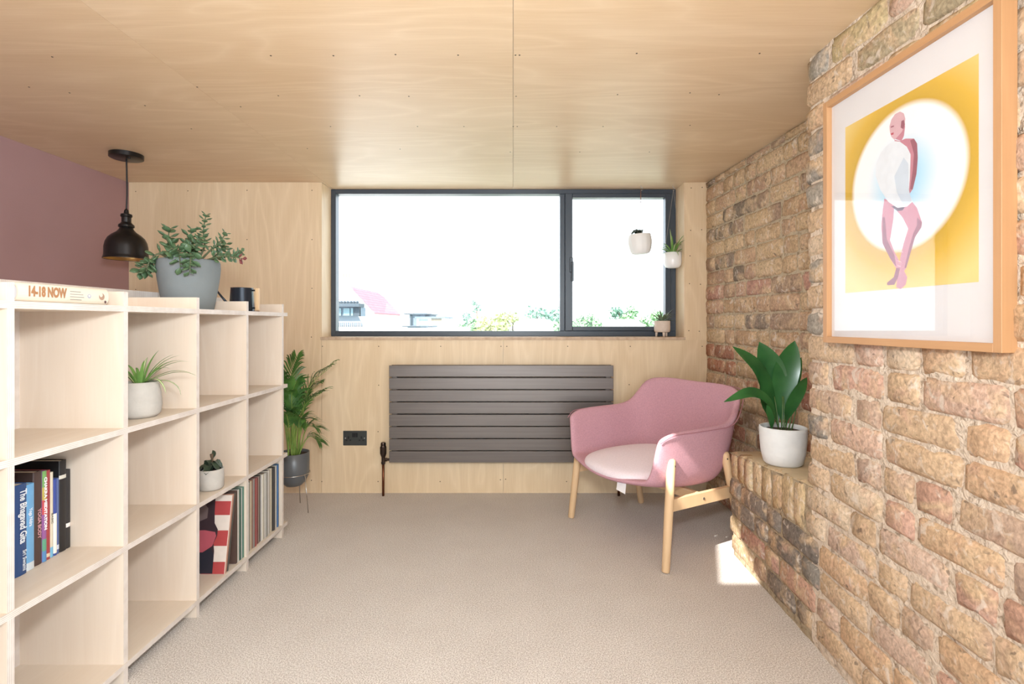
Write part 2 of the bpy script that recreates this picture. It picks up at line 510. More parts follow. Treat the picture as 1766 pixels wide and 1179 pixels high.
def screw_me():
    return MB().lathe([(0.0001, 0.0010), (0.0028, 0.0008), (0.0034, 0.0)], 8).mesh('screw', True)
SCREW = screw_me()
def screw(parent, loc, rot):
    return put('screw', SCREW, M_SCREW, parent, loc, rot)

# ---------------- ceiling of plywood sheets
ceil = thing('ceiling', 'birch plywood ceiling made of butted sheets with screw heads', 'ceiling', (0, 0, ZC), kind='structure')
T = 0.018
def sheet(x0, x1, y0, y1, name='plywood_sheet'):
    g = 0.0007
    return MB().box(x0 + g, x1 - g, y0 + g, y1 - g, 0, T).build(name, M_CEIL, ceil)
s_l1 = sheet(XL, -1.22, 1.06, YB); s_l2 = sheet(XL, -1.22, YR, 1.06)
s_lw = sheet(-1.239, -1.22, YB, YW + 0.05)
s_m1 = sheet(-1.22, 0, 1.06, YW + 0.05)
s_r1 = sheet(0, 1.40, YR, 2.41); s_r2 = sheet(0, 1.40, 2.41, YW + 0.05)
# sheet with the narrow skylight slot (out of frame, above the photographer)
slot = [(-1.044, 0.322), (-0.867, 0.322), (-0.607, 1.035), (-0.784, 1.035)]
rect = [(-1.22, YR), (0, YR), (0, 1.06), (-1.22, 1.06)]
v = []; f = []
for z in (0, T):
    v += [(x, y, z) for x, y in rect] + [(x, y, z) for x, y in slot]
for k in range(4):
    q = (k + 1) % 4
    f.append((k, 4 + k, 4 + q, q)); f.append((8 + k, 8 + q, 12 + q, 12 + k))
    f.append((4 + k, 12 + k, 12 + q, 4 + q))
put('plywood_sheet', new_mesh('sheet_slot', v, f), M_CEIL, ceil)
b = MB(); b.box(XL-0.1, 1.6, 1.10, YW+0.3, T+0.002, T+0.06); b.box(XL-0.1, -1.12, YR, 1.10, T+0.002, T+0.06); b.box(-0.52, 1.6, YR, 1.10, T+0.002, T+0.06)
b.box(-1.12, -0.52, YR, 0.30, T+0.002, T+0.06)
b.build('seam_light_blocker', M_PLAIN, ceil)  # unseen boards added above the sheets to stop light leaking through seams
rd = (R(180), 0, 0)
for px, py in [(467,96),(682,94),(889,95),(896,95),(1098,92),(1310,92),(1190,160),(1240,163),(705,166),(1065,163),(890,166),(480,165),(570,218),(720,218),(885,218),(892,218),(1040,218),(1190,216),(415,184),(340,150),(530,256),(690,257),(880,262),(1000,262),(1120,262),(330,222),(250,182),(90,98),(120,160),(50,150),(620,165),(575,96),(790,95),(800,218),(960,218)]:
    y = FPX * (ZC - CAMZ) / (556 - py)
    x = (px - 885) / FPX * y
    if XL < x < 1.2 and y < YB: screw(ceil, (x, y, 0), rd)

# ---------------- back wall plywood panels
bw = thing('wall_back', 'birch plywood back wall around and below the wide window', 'wall', (0, YB, 0), kind='structure')
def bpanel(x0, x1, z0, z1, proud=0.0):
    return MB().box(x0 + 0.0008, x1 - 0.0008, -proud, 0.018, z0, z1).build('plywood_panel', M_WALLPLY, bw)
SILLZ = 1.009
bpanel(XL, -1.2395, 0, ZC)
bpanel(-1.2395, -0.064, 0, SILLZ - 0.018)
bpanel(-0.064, 1.285, 0, SILLZ - 0.018)
bpanel(1.107, 1.285, SILLZ - 0.018, ZC)
MB().box(XL - 0.1, 1.35, 0.02, 0.10, -0.05, SILLZ - 0.03).build('stud_backing', M_PLAIN, bw)
MB().box(XL - 0.1, -1.262, 0.02, 0.25, SILLZ - 0.03, ZC + 0.04).build('stud_backing', M_PLAIN, bw)
MB().box(1.128, 1.45, 0.02, 0.25, SILLZ - 0.03, ZC + 0.04).build('stud_backing', M_PLAIN, bw)
rw = (R(90), 0, 0)
for px, py in [(234,330),(324,329),(426,328),(538,328),(426,413),(538,413),(324,413),(234,499),(538,497),(537,581),(537,828),
               (556,597),(653,597),(653,664),(652,744),(555,830),(652,830),(759,830),(863,827),(872,826),(977,830),(760,597),(864,597),
               (874,597),(979,597),(1087,597),(1211,597),(1192,324),(1211,323),(1191,397),(1210,396),(1190,441),(1189,489),(1208,490),
               (1188,570),(1206,571),(1085,663)]:
    p = W(px, py, YB)
    screw(bw, (p.x, 0, p.z), rw)
# window reveal boards and sill
o = MB().box(-1.262, -1.2395, YB + 0.0005, YW + 0.03, SILLZ, ZC - 0.001).build('trim_1', M_WALLPLY)
tag(o, 'plywood reveal board at the left side of the window', 'trim', kind='structure')
o = MB().box(1.107, 1.128, YB + 0.0185, YW + 0.03, SILLZ, ZC - 0.001).build('trim_2', M_WALLPLY)
tag(o, 'plywood reveal board at the right side of the window', 'trim', kind='structure')
sl = MB().box(-1.245, 1.112, YB - 0.012, YW + 0.06, SILLZ - 0.018, SILLZ).mesh('window_sill')
sl.materials.append(ply('sill_face', (222, 196, 168), (196, 166, 136), 'x', 0.8)); sl.materials.append(M_SILL)
sl.polygons[2].material_index = 1
o = put('trim_3', sl)
tag(o, 'plywood window sill board with a laminated front edge', 'sill', kind='structure')

# ---------------- window: fixed pane, opening sash
win = thing('window_1', 'wide dark grey aluminium window with a fixed pane and an opening sash', 'window', (0, YW, 0), kind='structure')
WX0, WX1, WZ0, WZ1 = -1.2395, 1.107, SILLZ, ZC
def wx(px): return (px - 885) / FPX * YW
def wz(py): return CAMZ - (py - 556) / FPX * YW
mxa, mxb = wx(967), wx(987)
b = MB()
b.bbox(WX0, wx(579), -0.0, 0.07, WZ0, WZ1, 0.002)
b.bbox(wx(579), WX1, -0.0, 0.07, wz(334), WZ1, 0.002)
b.bbox(wx(579), WX1, -0.0, 0.07, WZ0, wz(570.5), 0.002)
b.bbox(wx(1156), WX1, -0.0, 0.07, wz(570.5), wz(334), 0.002)
b.build('window_frame', M_ALU, win)
MB().bbox(wx(966), wx(974), 0.004, 0.07, wz(570.5), wz(334), 0.002).build('mullion', M_ALU, win)
b = MB()
sx0, sx1, sz0, sz1 = wx(974.3), wx(1156), wz(570.3), wz(334.2)
b.bbox(sx0, wx(987), -0.012, 0.055, sz0, sz1, 0.003)
b.bbox(wx(1147), sx1, -0.012, 0.055, sz0, sz1, 0.003)
b.bbox(wx(987), wx(1147), -0.012, 0.055, wz(341), sz1, 0.003)
b.bbox(wx(987), wx(1147), -0.012, 0.055, sz0, wz(563), 0.003)
sash = b.build('sash', M_ALU, win)
MB().box(wx(577), wx(968), 0.03, 0.034, wz(572), wz(333)).build('pane', M_GLASS, win)
MB().box(wx(985), wx(1149), 0.022, 0.026, wz(565), wz(339)).build('pane', M_GLASS, sash)
hb = MB(); hx = wx(985)
hb.bbox(hx - 0.012, hx + 0.010, -0.024, -0.012, wz(470), wz(444), 0.003)
hb.bbox(hx - 0.004, hx + 0.012, -0.050, -0.036, wz(486), wz(452), 0.004)
hb.tube([(hx + 0.002, -0.012, wz(455)), (hx + 0.004, -0.046, wz(455))], 0.007, 10)
hb.build('handle', mat('handle_dark_metal', (70, 74, 78), 0.3, 0.7), sash)

# ------------------------------------------------------------------ brick walls
random.seed(11)
def brick_mesh(L, H, D, seed, rough=0.004):
    rnd = random.Random(seed)
    ny, nz = 5, 4
    v = []; f = []
    ys = [0, 0.07, 0.5, 0.93, 1]; zs = [0, 0.16, 0.84, 1]
    for j in range(nz):
        for i in range(ny):
            edge = (i in (0, ny-1)) + (j in (0, nz-1))
            x = rnd.uniform(-rough, rough*0.5) + (0.007 if edge == 1 else 0.014 if edge == 2 else 0)
            y = (ys[i]-0.5)*L + (rnd.uniform(-1, 1)*0.004 if not (i in (0, ny-1)) else rnd.uniform(-0.004, 0.002)*(1 if i else -1))
            z = (zs[j]-0.5)*H + rnd.uniform(-1, 1)*0.0028
            if edge == 2:
                y *= 0.965; z *= 0.93
            v.append((x, y, z))
    for j in range(nz-1):
        for i in range(ny-1):
            a = j*ny+i
            f.append((a, a+ny, a+ny+1, a+1))
    ring = [i for i in range(ny)] + [j*ny+ny-1 for j in range(1, nz)] + [(nz-1)*ny+i for i in range(ny-2, -1, -1)] + [j*ny for j in range(nz-2, 0, -1)]
    n0 = len(v)
    for r in ring: v.append((D, v[r][1]*0.99, v[r][2]*0.99))
    m = len(ring)
    for k in range(m):
        q = (k+1) % m
        f.append((ring[k], ring[q], n0+q, n0+k))
    me = new_mesh('brick', v, f, True)
    me.materials.append(M_BRICK)
    return me
STR = [brick_mesh(0.24, 0.073, 0.04, 100+i) for i in range(10)]
HDR = [brick_mesh(0.108, 0.073, 0.04, 200+i) for i in range(8)]
SOL = [brick_mesh(0.072, 0.10, 0.06, 300+i, 0.003) for i in range(6)]
NB = {}
def brick(parent, kind, loc, rz, length, height, colr):
    lst, L0, H0 = {'s': (STR, 0.24, 0.073), 'h': (HDR, 0.108, 0.073), 'o': (SOL, 0.072, 0.10)}[kind]
    o = bpy.data.objects.new('brick', random.choice(lst))
    C.objects.link(o)
    o.parent = parent
    o.location = loc
    o.rotation_euler = (random.uniform(-0.012, 0.012), random.uniform(-0.03, 0.03), rz + random.uniform(-0.015, 0.015))
    o.scale = (1, length/L0, height/H0)
    if random.random() < 0.5: o.rotation_euler.x += math.pi
    g_ = 0.3*colr[0] + 0.59*colr[1] + 0.11*colr[2]
    o.color = lin(tuple(min(255, (c_*0.80 + g_*0.20)*1.02) for c_ in colr))
    NB[parent.name] = NB.get(parent.name, 0) + 1
    return o
PAL = [(202,170,136),(198,164,128),(210,184,154),(204,166,142),(202,156,134),(206,174,140),(190,158,134),(204,172,150),(186,156,136),(206,166,128)]
RED = [(188,140,120),(182,132,112),(194,148,124)]
GREY = [(150,140,128),(138,130,120),(160,150,136)]
DARK = [(136,122,110),(124,112,102),(146,132,118)]
REC = [(190,156,116),(182,144,106),(200,168,128),(176,138,110),(190,152,118),(164,134,110),(196,162,120)]

# chimney breast: gently twisted face. x as a function of y and z
def xc(y, z):
    f_ = z / ZC
    lo = 1.018 + 0.028*(y-1.57)
    hi = 1.015 - 0.0338*(y-1.78)
    return lo*(1-f_) + hi*f_
def xc_slope(z):
    f_ = z / ZC
    return 0.028*(1-f_) - 0.0338*f_
YU = 1.78      # far corner of upper breast
YLOW = 2.455   # far corner of lower breast with the ledge
def xr(y): return 1.246 + 0.062*(YB-y)
def ledge_z(y): return 0.545 - (y-1.78)*(0.545-0.488)/(2.455-1.78)

def patch(name, xf, y0, y1, z0f, z1f, ny, nz, amp, mat_, parent, seed=0):
    v = []; f = []
    for i in range(ny+1):
        y = y0+(y1-y0)*i/ny
        z0 = z0f(y) if callable(z0f) else z0f
        z1 = z1f(y) if callable(z1f) else z1f
        for j in range(nz+1):
            z = z0+(z1-z0)*j/nz
            d = noise.noise(Vector((y*14, z*14, seed)))*amp + noise.noise(Vector((y*45, z*45, seed+5)))*amp*0.6
            v.append((xf(y, z)+d, y, z))
    for i in range(ny):
        for j in range(nz):
            a = i*(nz+1)+j
            f.append((a, a+1, a+nz+2, a+nz+1))
    return put(name, new_mesh(name, v, f, True), mat_, parent)

wc = thing('wall_chimney_breast', 'stock brick chimney breast on the right with a stepped lower shoulder', 'wall', kind='structure')
YN = 0.30
patch('mortar', lambda y, z: xc(y, z)+0.006, YN, YU-0.012, 0.0, ZC, 110, 140, 0.0055, M_MORTAR, wc)
patch('mortar', lambda y, z: xc(y, z)+0.008, YU-0.012, YLOW-0.008, 0.0, lambda y: ledge_z(y)-0.006, 30, 30, 0.003, M_MORTAR2, wc, 3)
# solid core behind the bricks
b = MB()
b.box(1.07, 1.6, YN, YU-0.014, 0, ZC)
b.box(1.075, 1.5, YU-0.02, YLOW-0.02, 0, 0.47)
b.build('core', M_MORTAR2, wc)
# far faces (turned away from the photograph) and the near end
b = MB()
b.add([(xc(YU, 0.5)+0.008, YU-0.012, 0.5), (1.6, YU-0.012, 0.5), (1.6, YU-0.012, ZC), (xc(YU, ZC)+0.008, YU-0.012, ZC)], [(0, 1, 2, 3)])
b.add([(xc(YLOW, 0)+0.01, YLOW-0.008, 0), (1.45, YLOW-0.008, 0), (1.45, YLOW-0.008, 0.48), (xc(YLOW, .48)+0.01, YLOW-0.008, 0.48)], [(0, 1, 2, 3)])
b.build('mortar', M_MORTAR2, wc)
# ledge top: sloping bed of mortar
v = []; f = []
nyl, nxl = 24, 12
for i in range(nyl+1):
    y = YU-0.03 + (YLOW-0.004-(YU-0.03))*i/nyl
    for j in range(nxl+1):
        x0 = xc(y, 0.5)+0.004; x = x0 + (1.42-x0)*j/nxl
        z = ledge_z(y) + noise.noise(Vector((x*9, y*9, 2)))*0.0035 + noise.noise(Vector((x*30, y*30, 7)))*0.002 - (0.006 if j == 0 else 0)
        v.append((x, y, z))
for i in range(nyl):
    for j in range(nxl):
        a = i*(nxl+1)+j
        f.append((a, a+1, a+nxl+2, a+nxl+1))
put('ledge_top', new_mesh('ledge_top', v, f, True), mat('ledge_mortar', (208, 188, 156), 0.95, bump=0.8, bscale=60, var=0.14, vscale=8, spec=0.1), wc)
def course(parent, y_far, y_near, zb, h, far_hdr, xf, slope, pal, jt=0.016):
    """one course laid from the far corner towards the camera, Flemish-like"""
    y = y_far; k = 0 if far_hdr else 1
    while y > y_near + 0.05:
        hd = (k % 2 == 0)
        if random.random() < 0.18: hd = not hd
        L = (random.uniform(0.100, 0.116) if hd else random.uniform(0.222, 0.246))
        if y - L < y_near: L = max(0.06, y - y_near)
        yc = y - L/2
        z = zb + h/2
        col = pal(yc, z)
        brick(parent, 'h' if L < 0.15 else 's', (xf(yc, z) + random.uniform(-0.004, 0.003), yc, z), math.atan(-slope(z)), L, h - random.uniform(0.007, 0.013), col)
        y -= L + random.uniform(0.5, 1.1)*jt
        k += 1
def pal_main(y, z):
    r = random.random()
    edge = max(0, (y-1.60)/0.18)
    if r < 0.75*edge and z > 0.60: return random.choice(GREY + [(196,168,130)])
    if z > 1.72 and r < 0.35: return random.choice([(196,172,124), (176,158,124)])
    if r < 0.07: return random.choice(RED)
    if r < 0.10: return random.choice(GREY)
    return random.choice(PAL)
ZK = 1.059; PK = 0.0864
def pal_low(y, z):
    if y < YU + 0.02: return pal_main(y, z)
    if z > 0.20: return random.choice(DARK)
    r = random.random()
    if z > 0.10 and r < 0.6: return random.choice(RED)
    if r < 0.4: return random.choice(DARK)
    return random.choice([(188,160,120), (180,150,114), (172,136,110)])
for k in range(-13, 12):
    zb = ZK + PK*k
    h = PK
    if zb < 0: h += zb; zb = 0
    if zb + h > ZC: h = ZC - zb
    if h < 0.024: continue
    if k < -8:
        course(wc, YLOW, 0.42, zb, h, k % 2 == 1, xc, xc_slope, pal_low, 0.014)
    else:
        far = YU + random.uniform(-0.004, 0.010) if zb > 0.50 else YU + random.uniform(0.0, 0.02)
        course(wc, far, 0.42, zb, h, k % 2 == 0, xc, xc_slope, pal_main)
zs0 = ZK - 8*PK
y = YLOW - 0.004
while y > YU + 0.03:
    wd = random.uniform(0.062, 0.076)
    yc = y - wd/2
    top = ledge_z(yc) - 0.002
    brick(wc, 'o', (xc(yc, 0.45) + random.uniform(-0.002, 0.004), yc, (zs0+0.004+top)/2), math.atan(-xc_slope(0.45)), wd, top - zs0 - 0.006, random.choice([(206,176,130), (198,164,116), (212,186,144), (186,156,112)]))
    y -= wd + 0.012
# bricks showing on the far return faces
for k in range(-5, 11):
    zb = ZK + PK*k
    x = 1.03
    while x < 1.30:
        L = 0.108 if (k % 2 == 0) else 0.24
        if x + L > 1.34: L = 1.34 - x
        if L < 0.05: break
        o = brick(wc, 'h' if L < 0.15 else 's', (x + L/2 + 0.012, YU - 0.006, zb + PK/2), R(90), L, 0.071, random.choice(REC))
        o.rotation_euler.z = R(-90)
        x += L + 0.014

# recess wall
wr = thing('wall_right', 'darker stock brick alcove wall behind the chair', 'wall', kind='structure')
patch('mortar', lambda y, z: xr(y)+0.008, 1.74, YB+0.03, 0.0, ZC, 60, 90, 0.004, mortar_mat('alcove_mortar', (190, 172, 146)), wr, 9)
MB().box(1.40, 1.6, 1.70, YB+0.10, 0, ZC).build('core', M_MORTAR2, wr)
def pal_rec(y, z):
    r = random.random()
    if 1.15 < z < 1.34 and r < 0.45: return random.choice([(186,134,114), (178,126,108), (190,148,120)])
    if z < 0.95 and r < 0.35: return random.choice([(176,116,88), (164,108,84)])
    if r < 0.14: return random.choice([(132,114,96), (140,122,104)])
    return random.choice(REC)
ZR = 1.0636; PR = 0.0903
for k in range(-12, 11):
    zb = ZR + PR*k; h = PR
    if zb < 0: h += zb; zb = 0
    if zb + h > ZC: h = ZC - zb
    if h < 0.024: continue
    course(wr, YB + random.uniform(-0.01, 0.0), 1.80, zb, h, k % 2 == 0, lambda y, z: xr(y), lambda z: -0.062, pal_rec, 0.014)

# ------------------------------------------------------------------ shelving unit
XF, XBK = -1.184, -1.500
shelf = thing('shelving_unit', 'low pale birch plywood cube shelving unit along the left side', 'shelving', (0, 0, 0))
DIV_Y = [0.492, 0.852, 1.212, 1.572, 1.932, 2.292, 2.644]
LEV = [1.145, 0.773, 0.414, 0.055]
HT = 0.009
def board(name, x0, x1, y0, y1, z0, z1, face, edge):
    me = MB().box(x0, x1, y0, y1, z0, z1).mesh(name)
    me.materials.append(face); me.materials.append(edge)
    me.polygons[3].material_index = 1      # +x edge
    if z1 - z0 < 0.03:
        me.polygons[2].material_index = 1; me.polygons[4].material_index = 1
    else:
        me.polygons[1].material_index = 1
    return put(name, me, None, shelf)
for y in DIV_Y:
    board('upright', XBK, XF, y - HT, y + HT, 0.0, 1.197, M_SHELFX, M_EDGE_Y)
for i, z in enumerate(LEV):
    board('shelf_board', XBK - 0.0, XF + 0.0015, 0.44, 2.695, z - HT, z + HT, M_SHELFY, M_EDGE_Z)
board('back_board', XBK - 0.018, XBK, 0.44, 2.655, 0.0, 1.230, M_SHELFY, M_EDGE_Y)
TOPZ = LEV[0] + HT

# ------------------------------------------------------------------ text helper
def text_mesh(s, size, extrude=0.0002, align='LEFT', bold=0.0):
    cu = bpy.data.curves.new('txt', 'FONT')
    cu.body = s; cu.size = size; cu.extrude = extrude; cu.align_x = align; cu.align_y = 'CENTER'; cu.offset = bold
    cu.resolution_u = 3
    ob = bpy.data.objects.new('txt', cu)
    C.objects.link(ob)
    dg = bpy.context.evaluated_depsgraph_get()
    me = bpy.data.meshes.new_from_object(ob.evaluated_get(dg))
    bpy.data.objects.remove(ob); bpy.data.curves.remove(cu)
    me.name = 'lettering'
    me.materials.clear()
    return me
M_DOWN = Matrix(((0, 0, 1), (0, 1, 0), (-1, 0, 0)))     # reads downwards on a face looking to +x
M_ALONG = Matrix(((0, 0, 1), (1, 0, 0), (0, 1, 0)))     # reads along +y on a face looking to +x
def lettering(s, size, mt, parent, loc, rotm, bold=0.0, maxlen=None, align='LEFT', name='lettering'):
    me = text_mesh(s, size, align=align, bold=bold)
    xs = [v.co.x for v in me.vertices] or [0]
    k = 1.0
    if maxlen and max(xs)-min(xs) > 0: k = maxlen/(max(xs)-min(xs))
    for v in me.vertices: v.co = rotm @ Vector((v.co.x*k, v.co.y, v.co.z))
    return put(name, me, mt, parent, loc)

_pm = {}
def paint(rgb, rough=0.5):
    key = tuple(rgb)
    if key not in _pm: _pm[key] = mat('print_%d_%d_%d' % key, rgb, rough, var=0.04, vscale=40)
    return _pm[key]

# ------------------------------------------------------------------ books on the shelf
BZ = LEV[2] + HT + 0.0006
def book(label, y0, th, h, d, xs, col, texts=(), pages=(226, 214, 196), bands=()):
    t = thing('book', label, 'book', (xs, y0 + th/2, BZ), 0, 'books in the cube shelf')
    w = th/2
    cv = MB()
    cv.bbox(-d, -d*0 , -w, -w+0.0022, 0, h, 0.0006)
    cv.bbox(-d, -d*0, w-0.0022, w, 0, h, 0.0006)
    # rounded spine
    n = 6
    pts = [(0.0035*math.cos(math.pi*(k/n-0.5)), (w)*math.sin(math.pi*(k/n-0.5))) for k in range(n+1)]
    v = [(x, y, z) for z in (0, h) for x, y in pts]
    f = [(k, k+1, n+2+k, n+1+k) for k in range(n)] + [tuple(range(n, -1, -1)), tuple(range(n+1, 2*n+2))]
    cv.add(v, f)
    cv.build('cover', paint(col), t)
    MB().box(-d+0.003, -0.0005, -w+0.0023, w-0.0023, 0.003, h-0.003).build('pages', paint(pages, 0.9), t)
    for (z0, z1, c) in bands:
        v = [(x+0.0004, y*0.995, z) for z in (z0*h, z1*h) for x, y in pts]
        MB().add(v, [(k, k+1, n+2+k, n+1+k) for k in range(n)]).build('spine_band', paint(c), t)
    for (s, size, zf, off, c, mx, bold) in texts:
        lettering(s, size, paint(c), t, (0.0046, off, zf*h), M_DOWN, bold, mx)
    return t
book('blue book with large white title down its spine, nearest the upright', 1.364, 0.036, 0.245, 0.15, -1.325, (44, 74, 122),
     [('The Bhagavad Gita', 0.026, 0.94, 0.004, (232, 236, 240), 0.145, 0.0006), ('Sri Swami', 0.015, 0.27, 0.008, (220, 226, 232), 0.055, 0.0002)])
book('sky blue paperback with a white spine title beside the dark blue book', 1.4015, 0.026, 0.236, 0.15, -1.330, (112, 168, 212),
     [('Yoga Nidra', 0.013, 0.72, -0.001, (236, 242, 248), 0.05, 0.0002)], bands=[(0.0, 0.09, (206, 214, 220))])
book('brown hardback with pink spine lettering in the row of books', 1.4295, 0.026, 0.262, 0.145, -1.335, (74, 56, 52),
     [('YOGA BODY', 0.0135, 0.60, 0.002, (206, 150, 156), 0.085, 0.0004)])
book('thin rainbow coloured paperback with white capitals on its spine', 1.457, 0.013, 0.258, 0.14, -1.335, (150, 92, 150),
     [('CHAKRA MEDITATION', 0.0115, 0.93, 0.0, (244, 240, 244), 0.15, 0.0006)],
     bands=[(0.82, 1.0, (120, 168, 96)), (0.68, 0.82, (196, 176, 84)), (0.52, 0.68, (206, 84, 84)), (0.12, 0.25, (96, 160, 130)), (0.0, 0.12, (90, 140, 190))])
book('thin dark red paperback right of the rainbow coloured spine', 1.4708, 0.013, 0.256, 0.14, -1.337, (158, 62, 66), bands=[(0.03, 0.07, (226, 200, 170))])
book('thin cream paperback with a pale blue foot among the books', 1.4847, 0.012, 0.246, 0.135, -1.340, (216, 206, 184),
     [('BASIC', 0.009, 0.52, 0, (90, 84, 76), 0.03, 0)], bands=[(0.0, 0.12, (120, 180, 214))])
book('slim half blue and half white paperback in the row of books', 1.4975, 0.011, 0.222, 0.13, -1.340, (58, 76, 150), bands=[(0.03, 0.55, (238, 232, 222))])
book('slim slate blue paperback in front of the tall black hardback', 1.5092, 0.009, 0.222, 0.13, -1.342, (84, 100, 148), bands=[(0.06, 0.12, (200, 206, 220))])
book('tall black hardback rising above the other books', 1.519, 0.024, 0.270, 0.145, -1.342, (30, 28, 30), bands=[(0.80, 0.84, (214, 208, 196))])
book('black paperback with a small white sticker at the far end of the row', 1.5436, 0.0175, 0.236, 0.13, -1.345, (44, 42, 44), bands=[(0.27, 0.32, (236, 226, 222))])

# big book lying flat on top of the unit
bk = thing('book', 'thick cream hardback lying flat on top of the shelving unit', 'book', (-1.192, 1.238, TOPZ + 0.0008))
TH = 0.046; BL = 0.278
n = 10
prof = [(-0.012 + 0.012*math.cos(math.pi*(k/n-0.5)), TH/2 + (TH/2)*math.sin(math.pi*(k/n-0.5))) for k in range(n+1)]
inn = [(x-0.003, TH/2 + (z-TH/2)*0.86) for x, z in prof]
v = []; f = []
for y in (0, BL):
    v += [(-0.20, y, 0)] + [(x, y, z) for x, z in prof] + [(-0.20, y, TH)]
    v += [(-0.20, y, 0.003)] + [(x, y, z) for x, z in inn] + [(-0.20, y, TH-0.003)]
m_ = n+3
for k in range(m_-1):
    f.append((k, k+1, 2*m_+k+1, 2*m_+k)); f.append((m_+k, 3*m_+k, 3*m_+k+1, m_+k+1))
    f.append((k, m_+k, m_+k+1, k+1)); f.append((2*m_+k, 2*m_+k+1, 3*m_+k+1, 3*m_+k))
put('cover', new_mesh('cover', v, f, False), mat('book_cream_cloth', (228, 216, 198), 0.7, var=0.05, vscale=14), bk)
v = [(x-0.0005, y, z) for y in (0.004, BL-0.004) for x, z in [(-0.196, 0.0032)] + inn + [(-0.196, TH-0.0032)]]
f = [tuple(range(m_-1, -1, -1)), tuple(range(m_, 2*m_))] + [(k, k+1, m_+k+1, m_+k) for k in range(m_-1)]
put('pages', new_mesh('pages', v, f), M_WHITE, bk)
MB().tube([(x-0.001, 0.003, z) for x, z in inn], 0.0014, 6).build('headband', paint((104, 60, 84)), bk)
lettering('14-18 NOW', 0.034, paint((168, 118, 76)), bk, (0.0006, 0.024, TH*0.54), M_ALONG, 0.0017, 0.108)
for k in range(4):
    MB().box(0, 0.0005, 0.146, 0.146 + (0.034, 0.042, 0.045, 0.036)[k], TH*0.70 - k*0.0072 - 0.0008, TH*0.70 - k*0.0072 + 0.0006).build('print_line', paint((132, 126, 120)), bk, loc=(-0.0002, 0, 0))
def disc_print(parent, y, z, r, c, sq=1.0, x=0.0004, name='print_mark'):
    vs = [(x, y + r*math.cos(a*math.pi/8), z + sq*r*math.sin(a*math.pi/8)) for a in range(16)]
    return put(name, new_mesh(name, vs, [tuple(range(16))]), paint(c), parent)
disc_print(bk, 0.208, TH*0.48, 0.006, (170, 172, 190)); disc_print(bk, 0.2075, TH*0.50, 0.0035, (222, 214, 206), x=0.0008)
disc_print(bk, 0.252, TH*0.50, 0.010, (170, 136, 112)); disc_print(bk, 0.249, TH*0.60, 0.006, (226, 212, 194), x=0.0008)
disc_print(bk, 0.265, TH*0.18, 0.004, (92, 58, 56))

# ------------------------------------------------------------------ records
RZ = LEV[3] + HT + 0.0006
GRP = 'record sleeves on the bottom shelf'
def record(label, y0, th, col, lean=0.0, xs=-1.192, size=0.303, h=0.312, tex=None, spine=None):
    t = thing('record_sleeve', label, 'record', (xs, y0, RZ), 0, GRP)
    if lean:
        t.rotation_euler = (-lean, 0, 0)
        t.location.z += th*math.sin(lean)
    MB().box(-size+0.004, 0, 0, th, 0, h).build('sleeve', paint(col, 0.55), t)
    MB().box(0, 0.0006, th*0.08, th*0.92, 0.002, h-0.002).build('spine', paint(spine or tuple(int(c*0.9) for c in col), 0.55), t)
    return t
random.seed(5)
# leaning sleeve with red and white stripes
lean = R(11)
t = record('leaning record sleeve with broad red and white stripes', 2.120, 0.006, (226, 212, 200), lean, -1.190, spine=(196, 150, 130))
for z0, z1 in ((0.001, 0.048), (0.110, 0.171), (0.232, 0.288)):
    MB().box(-0.10, -0.002, -0.0006, 0, z0, z1).build('red_stripe', paint((178, 70, 70)), t)
# dark printed figure on the inner side of the cover
def flat_poly(name, pts, c, parent, yoff):
    vs = [(x, yoff, z) for x, z in pts]
    o = put(name, new_mesh(name, vs, [tuple(range(len(vs)))]), paint(c), parent)
    return o
flat_poly('printed_figure', [(-0.295,0.003),(-0.050,0.003),(-0.052,0.09),(-0.058,0.12),(-0.046,0.15),(-0.046,0.175),(-0.062,0.20),(-0.066,0.24),(-0.070,0.311),(-0.295,0.311)], (58, 42, 48), t, -0.0010)
flat_poly('printed_figure', [(-0.295,0.085),(-0.10,0.085),(-0.062,0.11),(-0.050,0.15),(-0.056,0.165),(-0.10,0.172),(-0.295,0.165)], (184, 88, 100), t, -0.0013)
flat_poly('printed_figure', [(-0.295,0.22),(-0.13,0.205),(-0.095,0.22),(-0.095,0.26),(-0.12,0.285),(-0.295,0.29)], (116, 98, 96), t, -0.0013)
flat_poly('printed_figure', [(-0.295,0.003),(-0.052,0.003),(-0.053,0.07),(-0.064,0.10),(-0.10,0.085),(-0.295,0.08)], (40, 40, 52), t, -0.0013)
record('leaning pinkish cream record sleeve just behind the striped one', 2.1277, 0.007, (206, 168, 146), lean, -1.192)
record('leaning worn cream record sleeve with a red edge', 2.1363, 0.005, (196, 120, 104), lean, -1.194)
tS = record('dark grey record sleeve with a pale letter S near its spine', 2.1430, 0.009, (92, 88, 82), lean, -1.192, spine=(84, 80, 74))
for s_, z_, sz in (('S', 0.125, 0.05), ('s', 0.175, 0.03), ('s', 0.235, 0.03)):
    me = text_mesh(s_, sz)
    rm = Matrix(((1, 0, 0), (0, 0, -1), (0, 1, 0)))
    for v_ in me.vertices: v_.co = rm @ v_.co
    put('lettering', me, paint((204, 196, 172)), tS, (-0.050, -0.0008, z_))
yy = 2.2145
for lab, th, c in [('brown record sleeve standing right of the grey lettered one', 0.012, (92, 70, 62)),
                   ('white record sleeve between the brown and the green ones', 0.014, (220, 214, 206)),
                   ('dark green record sleeve in the striped sleeve\'s compartment', 0.013, (38, 92, 76)),
                   ('pale grey record sleeve between two green ones', 0.009, (196, 200, 194)),
                   ('mottled teal record sleeve against the upright', 0.014, (94, 144, 128))]:
    record(lab, yy, th, c, 0, -1.194); yy += th + 0.0012
